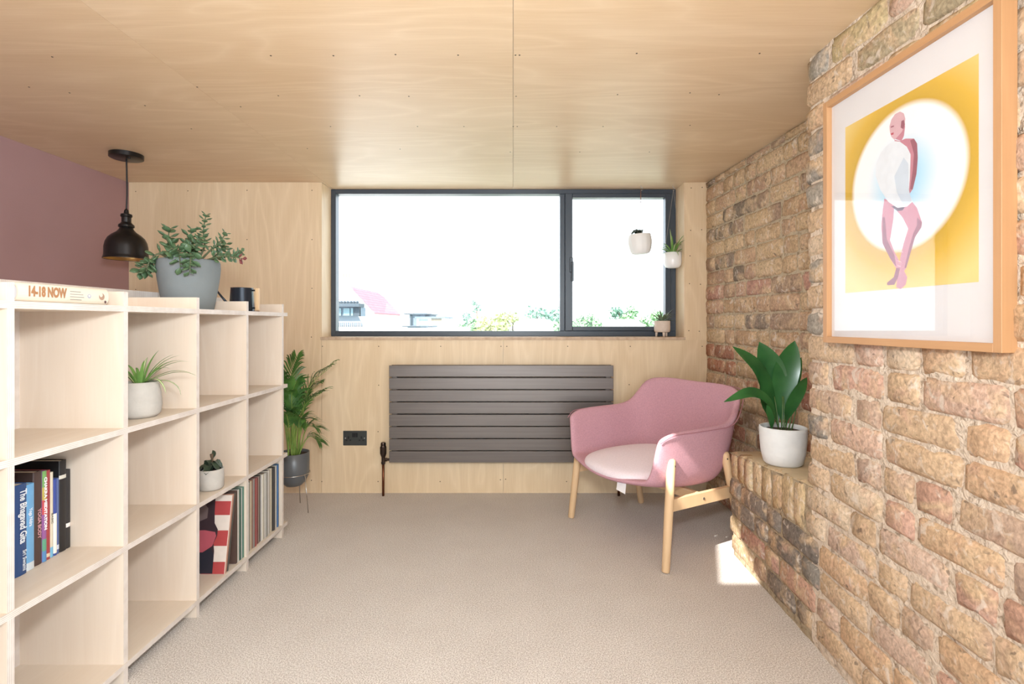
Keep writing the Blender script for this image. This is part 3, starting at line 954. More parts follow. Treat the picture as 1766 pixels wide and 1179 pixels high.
ORD = ['first','second','third','fourth','fifth','sixth','seventh','eighth','ninth','tenth','eleventh','twelfth','thirteenth','fourteenth','fifteenth','sixteenth','seventeenth','eighteenth','nineteenth','twentieth','twenty-first','twenty-second','twenty-third','twenty-fourth','twenty-fifth','twenty-sixth','twenty-seventh','twenty-eighth','twenty-ninth','thirtieth']
seq = [('black',(52,50,52)),('white',(216,210,200)),('black',(58,54,54)),('cream',(212,196,170)),('rust',(160,110,92)),('grey',(150,142,136)),('red',(168,66,66)),('pale pink',(206,168,160)),
       ('dark red',(134,58,62)),('taupe',(150,134,124)),('dark grey',(84,80,78)),('white',(222,216,208)),('ivory',(214,206,190)),('brown',(108,86,72)),('white',(220,214,206)),('grey',(160,156,150)),('cream',(212,204,188)),
       ('navy',(62,76,110)),('white',(218,212,204)),('beige',(196,180,156)),('cream',(216,206,186)),('black',(56,52,50)),('charcoal',(76,72,70)),('beige',(200,186,160)),('white',(216,212,204)),('pale blue',(150,176,196)),('blue',(70,112,160)),('steel blue',(92,128,160))]
avail = 2.635 - 2.3015
w_ = [random.uniform(0.7, 1.35) for _ in seq]
kk = (avail - 0.0008*len(seq)) / sum(w_)
yy = 2.3018
for i, (nm, c) in enumerate(seq):
    record('%s record spine, %s from the left in the fully packed compartment' % (nm, ORD[i]), yy, w_[i]*kk, c, 0, -1.197 + random.uniform(-0.004, 0.003), h=0.314 + random.uniform(-0.003, 0.002))
    yy += w_[i]*kk + 0.0008

# ------------------------------------------------------------------ pots and plants
def pot_mesh(prof, wall=0.006, n=40, soil_z=None):
    """outer profile bottom->top given as (r,z); returns pot mesh with inner wall"""
    b = MB()
    top = prof[-1]
    inner = [(max(0.001, r-wall), z) for r, z in reversed(prof) if z > prof[0][1]+wall]
    b.lathe([(0.0005, prof[0][1])] + list(prof) + [(top[0]-wall*0.5, top[1]+wall*0.25)] + inner + [(0.0005, prof[0][1]+wall)], n)
    return b.mesh('pot', True)
def soil(parent, r, z, seed=0):
    b = MB(); rings = 5; n = 20
    v = [(0, 0, z+0.004)]; f = []
    for k in range(1, rings+1):
        for i in range(n):
            a = 2*math.pi*i/n; rr = r*k/rings
            v.append((rr*math.cos(a), rr*math.sin(a), z + noise.noise(Vector((rr*60*math.cos(a), rr*60*math.sin(a), seed)))*0.004 + 0.003*(1-k/rings)))
    for i in range(n): f.append((0, 1+i, 1+(i+1) % n))
    for k in range(rings-1):
        for i in range(n):
            q = (i+1) % n
            f.append((1+k*n+i, 1+(k+1)*n+i, 1+(k+1)*n+q, 1+k*n+q))
    return put('soil', new_mesh('soil', v, f, True), M_SOIL, parent)

def taper(n, wmax, peak=0.45, base=0.35):
    out = []
    for i in range(n):
        t = i/(n-1)
        if t < peak: w = base + (1-base)*math.sin(t/peak*math.pi/2)
        else: w = math.cos((t-peak)/(1-peak)*math.pi/2)**0.8
        out.append(max(0.0006, w*wmax))
    return out

def strap_leaf(parent, p0, az, el, L, droop, w, mt, stripe=None, n=10, fold=0.35):
    pts = arc_leaf(p0, az, el, L, droop, n)
    ref = Vector((0, 0, 1)) if abs(math.sin(el)) < 0.95 else Vector((-math.cos(az), -math.sin(az), 0.2))
    refs = []
    for i in range(n):
        t = (pts[min(i+1, n-1)]-pts[max(i-1, 0)]).normalized()
        sd = Vector((-math.sin(az), math.cos(az), 0))
        refs.append(sd.cross(t) if sd.cross(t).z > 0 else -sd.cross(t))
    ws = taper(n, w, 0.3, 0.7)
    lf = MB().ribbon(pts, ws, refs, fold).build('leaf', mt, parent, True)
    if stripe:
        MB().ribbon([p + r_*0.0006 for p, r_ in zip(pts, refs)], [x*0.42 for x in ws], refs, fold).build('leaf_stripe', stripe, lf, True)
    return lf

# --- spider plant on the second shelf
SZ = LEV[1] + HT + 0.0006
sp = thing('potted_spider_plant', 'spider plant in a rounded pale cement pot on the second shelf', 'plant', (-1.272, 1.752, SZ))
put('pot', pot_mesh([(0.048, 0), (0.060, 0.012), (0.064, 0.04), (0.062, 0.08), (0.055, 0.110), (0.053, 0.118)], 0.006), M_CONCRETE2, sp)
soil(sp, 0.047, 0.104)
random.seed(21)
for i, (az, el, L, dr) in enumerate([(70, 78, .13, .7), (20, 68, .14, 1.0), (-10, 50, .19, 1.2), (15, 40, .17, 1.6), (35, 55, .16, 1.4), (-60, 60, .12, 1.3), (-100, 64, .12, 1.3), (110, 70, .12, 1.0),
                                     (150, 60, .12, 1.3), (190, 58, .13, 1.3), (230, 58, .12, 1.4), (-30, 30, .18, 2.0), (50, 62, .15, 1.1), (5, 25, .15, 2.3), (-45, 70, .11, .8), (30, 35, .17, 1.5), (80, 50, .13, 1.5)]):
    strap_leaf(sp, (0.012*math.cos(R(az)), 0.012*math.sin(R(az)), 0.106), R(az), R(el), L, dr, 0.011, M_GREEN_SP, M_CREAMSTRIPE if i % 2 else None)

# --- small cement pot on the third shelf
s3 = thing('small_potted_plant', 'small pale cement pot with a dark crinkled plant on the third shelf', 'plant', (-1.236, 2.105, BZ))
put('pot', pot_mesh([(0.040, 0), (0.046, 0.008), (0.0475, 0.04), (0.046, 0.082)], 0.005), M_CONCRETE2, s3)
soil(s3, 0.0405, 0.070)
random.seed(8)
def broad_leaf(parent, ctrl, w, mt, ref, n=12, fold=0.2, peak=0.5, base=0.12, name='leaf', wave=0.0):
    pts = curve_pts(ctrl, n)
    ws = taper(n, w, peak, base)
    if wave:
        ws = [x*(1+wave*math.sin(i*2.1)) for i, x in enumerate(ws)]
    return MB().ribbon(pts, ws, ref, fold).build(name, mt, parent, True)
for i in range(11):
    a = i*2*math.pi/11*1.7; r = random.uniform(0.028, 0.046); h = random.uniform(0.085, 0.115)
    d = Vector((math.cos(a), math.sin(a), 0))
    broad_leaf(s3, [(0, 0, 0.07), d*r*0.5 + Vector((0, 0, h)), d*r + Vector((0, 0, h - 0.012)), d*(r+0.012) + Vector((0, 0, h-0.03))], 0.030, M_DARKLEAF, Vector((0, 0, 1)), 9, 0.25, 0.6, 0.1, wave=0.12)
MB().tube(curve_pts([(0, 0, 0.07), (0.004, 0.002, 0.11), (0.002, 0, 0.142)], 6), [0.003]*4+[0.006, 0.007], 6).build('stem', mat('brown_stem', (96, 78, 60), 0.8, var=0.1), s3, True)
broad_leaf(s3, [(0.002, 0, 0.12), (0.010, 0.004, 0.142), (0.002, 0.006, 0.156)], 0.018, M_DARKLEAF, Vector((0, -1, 0.2)), 7)

# --- jade plant in the grey pot on top of the unit
jp = thing('potted_jade_plant', 'jade plant in a large tapered grey pot on top of the shelving unit', 'plant', (-1.335, 2.118, TOPZ + 0.0006))
put('pot', pot_mesh([(0.084, 0), (0.090, 0.004), (0.102, 0.07), (0.111, 0.13), (0.115, 0.170), (0.1135, 0.195), (0.111, 0.202)], 0.009, 48), M_CONCRETE, jp)
soil(jp, 0.101, 0.180)
def jade_leaf_mesh():
    v = []; f = []; nu, nv = 8, 5
    prof = [0.12, 0.55, 0.95, 0.9, 0.3]
    v.append((0, 0, 0))
    for j in range(nv):
        t = (j+0.6)/nv
        for i in range(nu):
            a = 2*math.pi*i/nu
            v.append((t, prof[j]*0.36*math.cos(a), prof[j]*0.12*math.sin(a) + 0.10*t*t))
    v.append((1.02, 0, 0.10))
    for i in range(nu): f.append((0, 1+(i+1) % nu, 1+i))
    for j in range(nv-1):
        for i in range(nu):
            q = (i+1) % nu
            f.append((1+j*nu+i, 1+j*nu+q, 1+(j+1)*nu+q, 1+(j+1)*nu+i))
    for i in range(nu): f.append((len(v)-1, 1+(nv-1)*nu+i, 1+(nv-1)*nu+(i+1) % nu))
    return new_mesh('leaf', v, f, True)
JL = jade_leaf_mesh(); JL.materials.append(M_JADE)
JR = JL.copy(); JR.materials.clear(); JR.materials.append(M_JADETIP)
def jade_leaf(parent, p, dirv, up, s, me=JL):
    x = dirv.normalized(); y = up.cross(x)
    if y.length < 1e-3: y = Vector((0, 1, 0))
    y.normalize(); z = x.cross(y)
    o = bpy.data.objects.new('leaf', me); C.objects.link(o)
    o.parent = parent
    o.matrix_local = Matrix.Translation(p) @ Matrix((x, y, z)).transposed().to_4x4() @ Matrix.Scale(s, 4)
    return o
random.seed(3)
KP = 2.12/FPX/3.102
def jpt(cx, cy, dy=0.0): return Vector(((cx-558)*KP, dy, 0.206 + (638-cy)*KP*1.06))
stems = [([jpt(520,670), jpt(480,600,-.02), jpt(466,545,-.02), jpt(470,485,-.02)], 7, 0.034),
         ([jpt(560,660), jpt(556,590,0.0), jpt(552,535,.01), jpt(560,480,.02)], 7, 0.030),
         ([jpt(580,660,.02), jpt(618,560,.03), jpt(612,480,.03), jpt(626,402,.03)], 13, 0.021),
         ([jpt(600,660), jpt(690,590,-.02), jpt(735,555,-.02), jpt(768,508,-.02)], 9, 0.022),
         ([jpt(620,650), jpt(720,630,-.03), jpt(800,625,-.04), jpt(868,638,-.04)], 10, 0.024),
         ([jpt(640,640,.02), jpt(720,620,.02), jpt(780,610,.02), jpt(822,592,.02)], 8, 0.022),
         ([jpt(500,660,-.03), jpt(440,655,-.06), jpt(400,680,-.08), jpt(372,706,-.08)], 7, 0.034),
         ([jpt(600,650,-.05), jpt(640,620,-.09), jpt(664,660,-.12), jpt(668,712,-.13)], 7, 0.030),
         ([jpt(540,660,-.05), jpt(560,605,-.07), jpt(590,620,-.10), jpt(622,690,-.13)], 7, 0.034),
         ([jpt(520,660,-.05), jpt(470,620,-.08), jpt(440,660,-.10), jpt(432,710,-.11)], 6, 0.034),
         ([jpt(560,660,-.03), jpt(600,600,-.05), jpt(640,575,-.06), jpt(668,545,-.06)], 8, 0.028),
         ([jpt(560,660,.04), jpt(520,610,.06), jpt(545,560,.07), jpt(556,520,.07)], 6, 0.032),
         ([jpt(600,660,.04), jpt(650,610,.06), jpt(690,580,.06), jpt(700,545,.07)], 7, 0.028),
         ([jpt(560,660,-.06), jpt(575,610,-.09), jpt(560,600,-.11), jpt(545,625,-.12)], 6, 0.036)]
for si, (ctrl, npair, ls) in enumerate(stems):
    pts = curve_pts(ctrl, 16)
    MB().tube(pts, [0.0042 - 0.0024*i/15 for i in range(16)], 6).build('stem', M_JADESTEM, jp, True)
    for k in range(npair):
        u = 0.30 + 0.70*k/(npair-1)
        i = min(14, int(u*15)); p = pts[i].lerp(pts[i+1], u*15-i)
        tg = (pts[i+1]-pts[i]).normalized()
        a = Vector((0, 1, 0)).cross(tg)
        a = a.normalized() if a.length > 0.05 else Vector((1, 0, 0))
        bdir = tg.cross(a).normalized()
        ph = (k % 2)*math.pi/2 + random.uniform(-0.4, 0.4) + 0.5
        for sgn in (0, math.pi):
            d = (a*math.cos(ph+sgn) + bdir*math.sin(ph+sgn)) + tg*0.45
            s_ = ls*1.28*random.uniform(0.85, 1.15)*(1.0 if k < npair-1 else 0.75)
            jade_leaf(jp, p, d, tg, s_, JR if (si == 4 and k >= npair-2) else JL)

# --- watering can beside it
wcn = thing('watering_can', 'small black metal watering can with a wooden handle behind the jade plant', 'watering can', (-1.305, 2.475, TOPZ + 0.0006), 0)
M_CAN = mat('black_enamel', (44, 50, 60), 0.25, 0.3, var=0.04)
MB().lathe([(0.0005, 0), (0.055, 0), (0.0555, 0.004), (0.049, 0.112), (0.050, 0.115), (0.047, 0.115), (0.0525, 0.006), (0.0005, 0.006)], 36).build('body', M_CAN, wcn, True)
MB().tube([(-0.045, -0.01, 0.018), (-0.085, -0.02, 0.07), (-0.12, -0.03, 0.12)], [0.007, 0.005, 0.004], 10).build('spout', M_CAN, wcn, True)
hb = MB(); hb.tube([(0.045, 0, 0.103), (0.078, 0, 0.103)], 0.004, 8); hb.tube([(0.05, 0, 0.018), (0.078, 0, 0.018)], 0.004, 8)
hb.build('handle_bracket', M_CAN, wcn, True)
MB().bbox(0.066, 0.083, -0.009, 0.009, 0.006, 0.114, 0.003, 2).build('handle', M_BEECH, wcn)

# --- aspidistra on the brick ledge
ap = thing('potted_aspidistra', 'broad dark leaved plant in a white cement pot on the brick ledge', 'plant', (1.115, 2.125, ledge_z(2.10) + 0.002))
put('pot', pot_mesh([(0.064, 0), (0.074, 0.008), (0.084, 0.05), (0.0885, 0.10), (0.090, 0.14), (0.090, 0.153)], 0.008, 48), M_WHITEPOT, ap)
soil(ap, 0.080, 0.136)
KA = 2.125/FPX
def apt(px, py, dy=0.0): return Vector(((px-1350)*KA, dy, (800-py)*KA))
RF = Vector((-0.25, -1, 0.35))
for ctrl, w, ref, pk in [
    ([apt(1331,738), apt(1325,690,.0), apt(1302,636,-.01), apt(1257,597,-.03)], 0.092, Vector((0.45, -1, 0.65)), 0.55),
    ([apt(1346,735,.02), apt(1344,690,.03), apt(1336,640,.03), apt(1313,590,.02)], 0.105, Vector((-0.3, -1, 0.1)), 0.66),
    ([apt(1348,735), apt(1350,690,.01), apt(1358,640,.01), apt(1375,588,.02)], 0.098, Vector((-0.3, -1, 0.1)), 0.66),
    ([apt(1335,735,-.03), apt(1316,694,-.05), apt(1282,674,-.07), apt(1232,688,-.09)], 0.058, Vector((0.1, -0.75, 0.8)), 0.5),
    ([apt(1322,742,-.04), apt(1317,722,-.06), apt(1310,704,-.07), apt(1308,692,-.07)], 0.034, Vector((0.3, -1, 0.2)), 0.45),
    ([apt(1352,735,-.01), apt(1356,705,-.02), apt(1374,672,-.02), apt(1396,652,.02)], 0.050, Vector((0.2, -0.9, 0.6)), 0.5),
    ([apt(1358,735,.03), apt(1366,690,.04), apt(1382,650,.05), apt(1398,618,.07)], 0.055, Vector((0.1, -1, 0.2)), 0.5),
    ([apt(1340,738,.04), apt(1336,700,.07), apt(1345,660,.10), apt(1366,630,.12)], 0.07, Vector((0.1, -1, 0.3)), 0.55)]:
    pts = curve_pts(ctrl, 16)
    ws = taper(16, w, pk, 0.05)
    ws = [x if i > 4 else max(0.006, x*(0.18+0.2*i)) for i, x in enumerate(ws)]
    lf = MB().ribbon(pts, ws, ref, 0.22).build('leaf', M_GREEN_DK, ap, True)
for px_, dx_ in ((1345, 4), (1352, 8), (1340, -5), (1357, 12), (1349, 2), (1362, 14)):
    MB().tube(curve_pts([apt(px_, 742, -.01), apt(px_+dx_*0.5, 712, -.01), apt(px_+dx_, 684, 0)], 5), 0.0022, 6).build('stem', leaf_mat('aspidistra_stem', (60, 92, 44), (86, 116, 60)) if 'aspidistra_stem' not in MATS else MATS['aspidistra_stem'], ap, True)

# --- areca palm on a wire stand
pp = thing('potted_palm', 'areca palm in a dark grey bowl pot on a wire stand by the shelving end', 'plant', (-1.292, 3.03, 0.0))
PB = 0.140
put('pot', pot_mesh([(0.012, PB), (0.045, PB+0.008), (0.068, PB+0.030), (0.082, PB+0.062), (0.086, PB+0.09), (0.087, PB+0.20)], 0.005, 40), M_DKPOT, pp)
soil(pp, 0.081, PB+0.185)
st = MB()
ringz = PB+0.078
st.tube([(0.089*math.cos(a*math.pi/16), 0.089*math.sin(a*math.pi/16), ringz) for a in range(33)], 0.003, 8, caps=False)
for a in (-25, 95, 215):
    st.tube([(0.089*math.cos(R(a)), 0.089*math.sin(R(a)), ringz), (0.115*math.cos(R(a)), 0.115*math.sin(R(a)), 0.001)], 0.0026, 8)
st.build('wire_stand', mat('silver_wire', (196, 192, 186), 0.25, 0.9), pp, True)
random.seed(14)
soz = PB+0.185
def frond(parent, ctrl, nleaf, llen, lw, start=0.42):
    pts = curve_pts(ctrl, 22)
    b = MB()
    b.tube(pts, [0.0042*(1-0.8*i/21) for i in range(22)], 6, mi=1)
    for k in range(nleaf):
        u = start + (1-start)*k/(nleaf-1)
        i = min(20, int(u*21)); p = pts[i].lerp(pts[i+1], u*21-i)
        tg = (pts[i+1]-pts[i]).normalized()
        sd = tg.cross(Vector((0, 0, 1)))
        if sd.length < 0.15: sd = tg.cross(Vector((0, 1, 0)))
        sd.normalize(); nr = sd.cross(tg)
        fl = llen*(0.55+0.45*math.sin(math.pi*min(1, (k+1)/nleaf*0.9+0.1)))*random.uniform(0.85, 1.1)
        for s_ in (-1, 1):
            d = (tg*0.85 + sd*s_*0.55 + nr*0.18).normalized()
            q = [p, p + d*fl*0.35 + nr*0.004, p + d*fl*0.7 - Vector((0, 0, 0.06*fl)), p + d*fl - Vector((0, 0, 0.28*fl))]
            qq = curve_pts(q, 6)
            b.ribbon(qq, taper(6, lw*0.8, 0.4, 0.3), nr, 0.3)
    me = b.mesh('frond', True)
    return put('frond', me, [M_GREEN_PALM, M_GREEN_STEM], parent)
fr = [([(0.02, 0, soz), (0.05, -0.01, soz+0.20), (0.10, -0.02, soz+0.40), (0.22, 0.0, soz+0.52)], 12, 0.15, 0.013),
      ([(0.02, 0.02, soz), (0.03, 0.0, soz+0.18), (0.08, -0.03, soz+0.30), (0.18, -0.04, soz+0.37)], 11, 0.13, 0.015),
      ([(0.01, -0.02, soz), (0.02, -0.06, soz+0.2), (0.03, -0.10, soz+0.36), (0.07, -0.14, soz+0.44)], 12, 0.14, 0.017),
      ([(-0.01, 0.0, soz), (-0.02, 0.02, soz+0.24), (-0.04, 0.05, soz+0.44), (-0.02, 0.09, soz+0.56)], 12, 0.15, 0.014),
      ([(-0.02, -0.02, soz), (-0.04, -0.04, soz+0.22), (-0.06, -0.08, soz+0.38), (-0.04, -0.14, soz+0.47)], 12, 0.14, 0.015),
      ([(0.03, 0.01, soz), (0.06, 0.0, soz+0.12), (0.09, -0.01, soz+0.17), (0.14, -0.02, soz+0.16)], 10, 0.10, 0.011),
      ([(0.03, -0.02, soz), (0.05, -0.05, soz+0.14), (0.07, -0.09, soz+0.22), (0.12, -0.13, soz+0.23)], 11, 0.11, 0.013),
      ([(0.0, -0.03, soz), (0.0, -0.06, soz+0.14), (0.01, -0.11, soz+0.24), (0.03, -0.17, soz+0.27)], 11, 0.12, 0.016),
      ([(-0.03, 0.0, soz), (-0.06, 0.0, soz+0.22), (-0.11, 0.0, soz+0.40), (-0.20, 0.0, soz+0.48)], 12, 0.14, 0.014),
      ([(0.01, 0.03, soz), (0.03, 0.05, soz+0.2), (0.05, 0.08, soz+0.34), (0.11, 0.10, soz+0.40)], 11, 0.12, 0.014),
      ([(0.02, -0.01, soz), (0.01, -0.03, soz+0.16), (0.03, -0.06, soz+0.30), (0.06, -0.08, soz+0.36)], 11, 0.12, 0.018),
      ([(0.03, 0.0, soz), (0.06, 0.02, soz+0.08), (0.09, 0.03, soz+0.10), (0.14, 0.02, soz+0.07)], 8, 0.09, 0.012)]
for c_, n_, l_, w2 in fr: frond(pp, c_, n_+4, l_*1.1, w2)
for i in range(12):
    a = i*2.4; r = 0.012+0.028*(i % 4)/3
    MB().tube(curve_pts([(r*math.cos(a), r*math.sin(a), soz-0.005), (r*0.9*math.cos(a), r*0.9*math.sin(a), soz+0.09), (r*1.4*math.cos(a)+0.005, r*1.4*math.sin(a), soz+0.19)], 6), [0.006, 0.0058, 0.005, 0.0045, 0.004, 0.003], 8).build('cane', M_GREEN_STEM, pp, True)

# ------------------------------------------------------------------ pendant lamp
pl = thing('pendant_lamp', 'dark bronze bell shaped pendant lamp hanging by the mauve wall', 'lamp', (-2.083, 2.77, ZC))
KL = 2.77/FPX/3.102
MB().lathe([(0.0005, -0.026), (0.072, -0.026), (0.078, -0.023), (0.078, -0.0005)], 40).build('ceiling_rose', M_BLACKMETAL, pl)
smooth_by_angle(pl.children[0])
MB().lathe([(0.0005, -0.036), (0.006, -0.035), (0.006, -0.026)], 10, (0.038, -0.03, 0)).build('screw_cap', M_BLACKMETAL, pl)
zt = -(370-75)*KL
MB().tube(curve_pts([(0, 0, -0.024), (0.002, 0, zt*0.35), (0.0035, 0, zt*0.7), (0, 0, zt-0.01)], 14), 0.0040, 8).build('cord', M_BLACK, pl, True)
def lz(cy): return -(cy-75)*KL
MB().lathe([(0.004, lz(368)), (0.010, lz(376)), (0.012, lz(392)), (0.026, lz(398)), (0.027, lz(410)), (0.022, lz(414)), (0.022, lz(440)), (0.027, lz(446)), (0.036, lz(455)), (0.037, lz(466)), (0.030, lz(470)), (0.0005, lz(470))], 32).build('lamp_holder', M_BLACKMETAL, pl)
smooth_by_angle(pl.children[-1], 40)
out = [(0.029, lz(468)), (0.034, lz(480)), (0.046, lz(494)), (0.066, lz(508)), (0.083, lz(526)), (0.093, lz(548)), (0.098, lz(575)), (0.099, lz(615)), (0.101, lz(626)), (0.1045, lz(634))]
MB().lathe(out + [(0.1045, lz(637))], 48).build('lamp_shade', M_BLACKMETAL, pl, True)
sh = pl.children[-1]
MB().lathe([(r-0.002, z-0.001) for r, z in out], 48).build('shade_lining', M_BRASS, sh, True)
MB().lathe([(0.0005, lz(610)), (0.018, lz(604)), (0.028, lz(580)), (0.026, lz(555)), (0.014, lz(525)), (0.012, lz(480))], 20).build('bulb', mat('opal_bulb', (236, 230, 216), 0.3), pl, True)

# ------------------------------------------------------------------ radiator
rad = thing('radiator', 'horizontal flat panel radiator in brushed raw steel under the window', 'radiator', (0, YB, 0))
RY = -0.085
rx0, rx1 = (671-885)/FPX*(YB+RY), (1058-885)/FPX*(YB+RY)
def rz_(py): return CAMZ - (py-556)/FPX*(YB+RY)
tops = [630, 651.5, 672.5, 693.5, 715, 736, 757, 778]
for k, t_ in enumerate(tops):
    MB().bbox(rx0, rx1, RY, RY+0.012, rz_(t_+19.5), rz_(t_), 0.002, 2).build('panel', M_RAD, rad)
for k, t_ in enumerate(tops):
    MB().bbox(rx0+0.004, rx1-0.004, RY+0.048, RY+0.060, rz_(t_+19.5), rz_(t_), 0.002, 1).build('rear_panel', M_RAD, rad)
for xx in (rx0+0.03, rx1-0.03):
    MB().bbox(xx-0.018, xx+0.018, RY+0.012, RY+0.048, rz_(797), rz_(630.5), 0.006, 2).build('header_tube', M_RAD, rad)
for xx in (rx0+0.25, rx1-0.25):
    MB().bbox(xx-0.015, xx+0.015, RY+0.058, -0.0005, rz_(650), rz_(640), 0.002).build('wall_bracket', M_RAD, rad)
vx = (661-885)/FPX*(YB+RY+0.03); vy = RY+0.03
def vz(py): return CAMZ - (py-556)/FPX*(YB+RY+0.03)
vv = MB()
vv.lathe([(0.0005, vz(762)), (0.013, vz(762.5)), (0.016, vz(765)), (0.016, vz(768)), (0.0185, vz(770)), (0.0185, vz(783)), (0.014, vz(786)), (0.011, vz(788))], 20, (vx, vy, 0))
for a in range(10):
    vv.tube([(vx+0.0185*math.cos(a*0.628), vy+0.0185*math.sin(a*0.628), vz(782)), (vx+0.0185*math.cos(a*0.628), vy+0.0185*math.sin(a*0.628), vz(770))], 0.002, 6)
vv.build('valve_head', M_BRONZE, rad); smooth_by_angle(rad.children[-1])
v2 = MB().tube([(vx, vy, vz(787)), (vx, vy, vz(800))], 0.011, 14)
v2.tube([(vx, vy, vz(792)), (rx0+0.014, vy, vz(792))], 0.008, 12); v2.tube([(vx+0.014, vy, vz(792)), (vx+0.024, vy, vz(792))], 0.012, 6)
v2.tube([(vx, vy, vz(796)), (vx, vy, vz(799))], 0.0135, 6)
v2.build('valve_body', M_BRONZE, rad); smooth_by_angle(rad.children[-1])
MB().tube([(vx, vy, 0.0005), (vx, vy, vz(799))], 0.0078, 14).build('pipe', M_COPPER, rad, True)
px_ = (1067-885)/FPX*(YB+RY+0.03)
MB().tube([(px_, vy, 0.0005), (px_, vy, vz(792)), ], 0.0078, 14).build('pipe', M_COPPER, rad, True)
v2 = MB().tube([(px_, vy, vz(798)), (px_, vy, vz(780))], 0.012, 12); v2.tube([(px_, vy, vz(789)), (rx1-0.014, vy, vz(789))], 0.008, 12)
v2.build('valve_body', M_BRONZE, rad); smooth_by_angle(rad.children[-1])

# ------------------------------------------------------------------ double socket
so = thing('wall_socket', 'dark grey metal double power socket on the plywood wall', 'socket', (W(612.5, 755, YB).x, YB, W(612.5, 755, YB).z))
PW, PH = 0.0765, 0.0475
MB().bbox(-PW, PW, -0.006, -0.0003, -PH, PH, 0.003, 2).build('plate', M_SOCKET, so)
for sx in (-1, 1):
    rk = MB().bbox(sx*0.009-0.0085, sx*0.009+0.0085, -0.0095, -0.005, 0.006, 0.034, 0.0015).build('switch', M_BLACK, so)
    ins = MB()
    cx = sx*0.042
    ins.bbox(cx-0.005, cx+0.005, -0.0072, -0.005, -0.004, 0.013, 0.0008)
    ins.bbox(cx-0.018, cx-0.006, -0.0072, -0.005, -0.018, -0.008, 0.0008)
    ins.bbox(cx+0.006, cx+0.018, -0.0072, -0.005, -0.018, -0.008, 0.0008)
    ins.build('outlet', M_BLACK, so)
    MB().lathe([(0.0005, 0.0012), (0.0035, 0.0008), (0.004, 0)], 12).build('plate_screw', M_STEEL, so, True, (sx*0.0615, -0.006, 0), (R(90), 0, 0))

# ------------------------------------------------------------------ armchair
ch = thing('armchair', 'pink upholstered armchair with a pale cushion and round wooden legs', 'armchair', (0.762, 2.729, 0), math.atan2(-0.879, 0.476))
rimL = [(-.345,-.320,.580), (-.366,-.262,.612), (-.374,-.14,.616), (-.374,-.01,.617), (-.370,.085,.620), (-.362,.145,.644), (-.352,.19,.700), (-.332,.228,.752), (-.285,.262,.778), (-.18,.285,.783), (-.09,.296,.780), (0,.300,.777)]
basL = [(-.275,-.350,.378), (-.285,-.245,.358), (-.285,-.13,.343), (-.28,-.03,.336), (-.272,.04,.333), (-.258,.09,.333), (-.235,.13,.333), (-.205,.165,.335), (-.16,.193,.338), (-.11,.21,.340), (-.055,.217,.342), (0,.22,.342)]
rim = rimL + [(-x, y, z) for x, y, z in reversed(rimL[:-1])]
bas = basL + [(-x, y, z) for x, y, z in reversed(basL[:-1])]
NS = len(rim); NTt = 8
v = []; f = []
for i in range(NS):
    a = Vector(bas[i]); c = Vector(rim[i])
    back = max(0.0, 1 - abs(i-(NS-1)/2)/((NS-1)/2))
    kx = 0.62 + 0.12*back
    c1 = Vector((a.x + (c.x-a.x)*0.66, a.y + (c.y-a.y)*0.60, a.z + 0.020))
    c2 = Vector((a.x + (c.x-a.x)*kx, a.y + (c.y-a.y)*0.66, a.z + (c.z-a.z)*0.80))
    for j in range(NTt):
        t = j/(NTt-1)
        v.append(a*(1-t)**3 + c1*3*t*(1-t)**2 + c2*3*t*t*(1-t) + c*t**3)
for i in range(NS-1):
    for j in range(NTt-1):
        q = i*NTt+j
        f.append((q, q+1, q+NTt+1, q+NTt))
# seat pan joins left and right base points
half = NS//2
NX = 8
pan = {}
for i in range(half):
    li = i*NTt; ri = (NS-1-i)*NTt
    A = v[li]; B_ = v[ri]
    row = [li]
    for k in range(1, NX):
        u = k/NX
        p = A.lerp(B_, u)
        dish = math.sin(math.pi*u)
        p = Vector((p.x, p.y - (0.035*dish if i == 0 else 0.012*dish if i == 1 else 0), p.z - 0.030*dish))
        v.append(p); row.append(len(v)-1)
    row.append(ri)
    pan[i] = row
for i in range(half-1):
    for k in range(NX):
        f.append((pan[i][k], pan[i+1][k], pan[i+1][k+1], pan[i][k+1]))
ti = half*NTt
row = pan[half-1]
for k in range(NX):
    f.append((row[k], ti, row[k+1]))
me = new_mesh('shell', v, f, True)
shl = put('shell', me, M_PINK, ch)
bm = bmesh.new(); bm.from_mesh(me); bmesh.ops.recalc_face_normals(bm, faces=bm.faces); bm.to_mesh(me); bm.free()
md = shl.modifiers.new('thick', 'SOLIDIFY'); md.thickness = 0.032; md.offset = 0
md = shl.modifiers.new('sub', 'SUBSURF'); md.levels = 2; md.render_levels = 2
# seam along the rim
rp = curve_pts(rim, 90)
MB().tube([p + Vector((p.x*0.035, p.y*0.03+0.006, -0.010)) for p in rp], 0.0022, 6).build('rim_seam', M_PINKSEAM, ch, True)
# seat cushion
v = []; f = []
nu, nv = 28, 7
def outline(a):
    c_, s_ = math.cos(a), math.sin(a)
    e = 2/3.2
    x = 0.262*abs(c_)**e*(1 if c_ > 0 else -1); y = 0.262*abs(s_)**e*(1 if s_ > 0 else -1)
    if y > 0: x *= 1-0.22*(y/0.262)
    else: y -= 0.02*math.cos(x/0.262*1.4)
    return x, y-0.075
for j in range(nv):
    t = j/(nv-1); ang = -math.pi/2 + math.pi*t
    k = 0.80 + 0.20*math.cos(ang)**0.7 if abs(math.cos(ang)) > 1e-6 else 0.80
    for i in range(nu):
        x, y = outline(2*math.pi*i/nu)
        z = 0.033*math.sin(ang)
        v.append((x*k, (y+0.075)*k-0.075, z))
for j in range(nv-1):
    for i in range(nu):
        q = (i+1) % nu
        f.append((j*nu+i, j*nu+q, (j+1)*nu+q, (j+1)*nu+i))
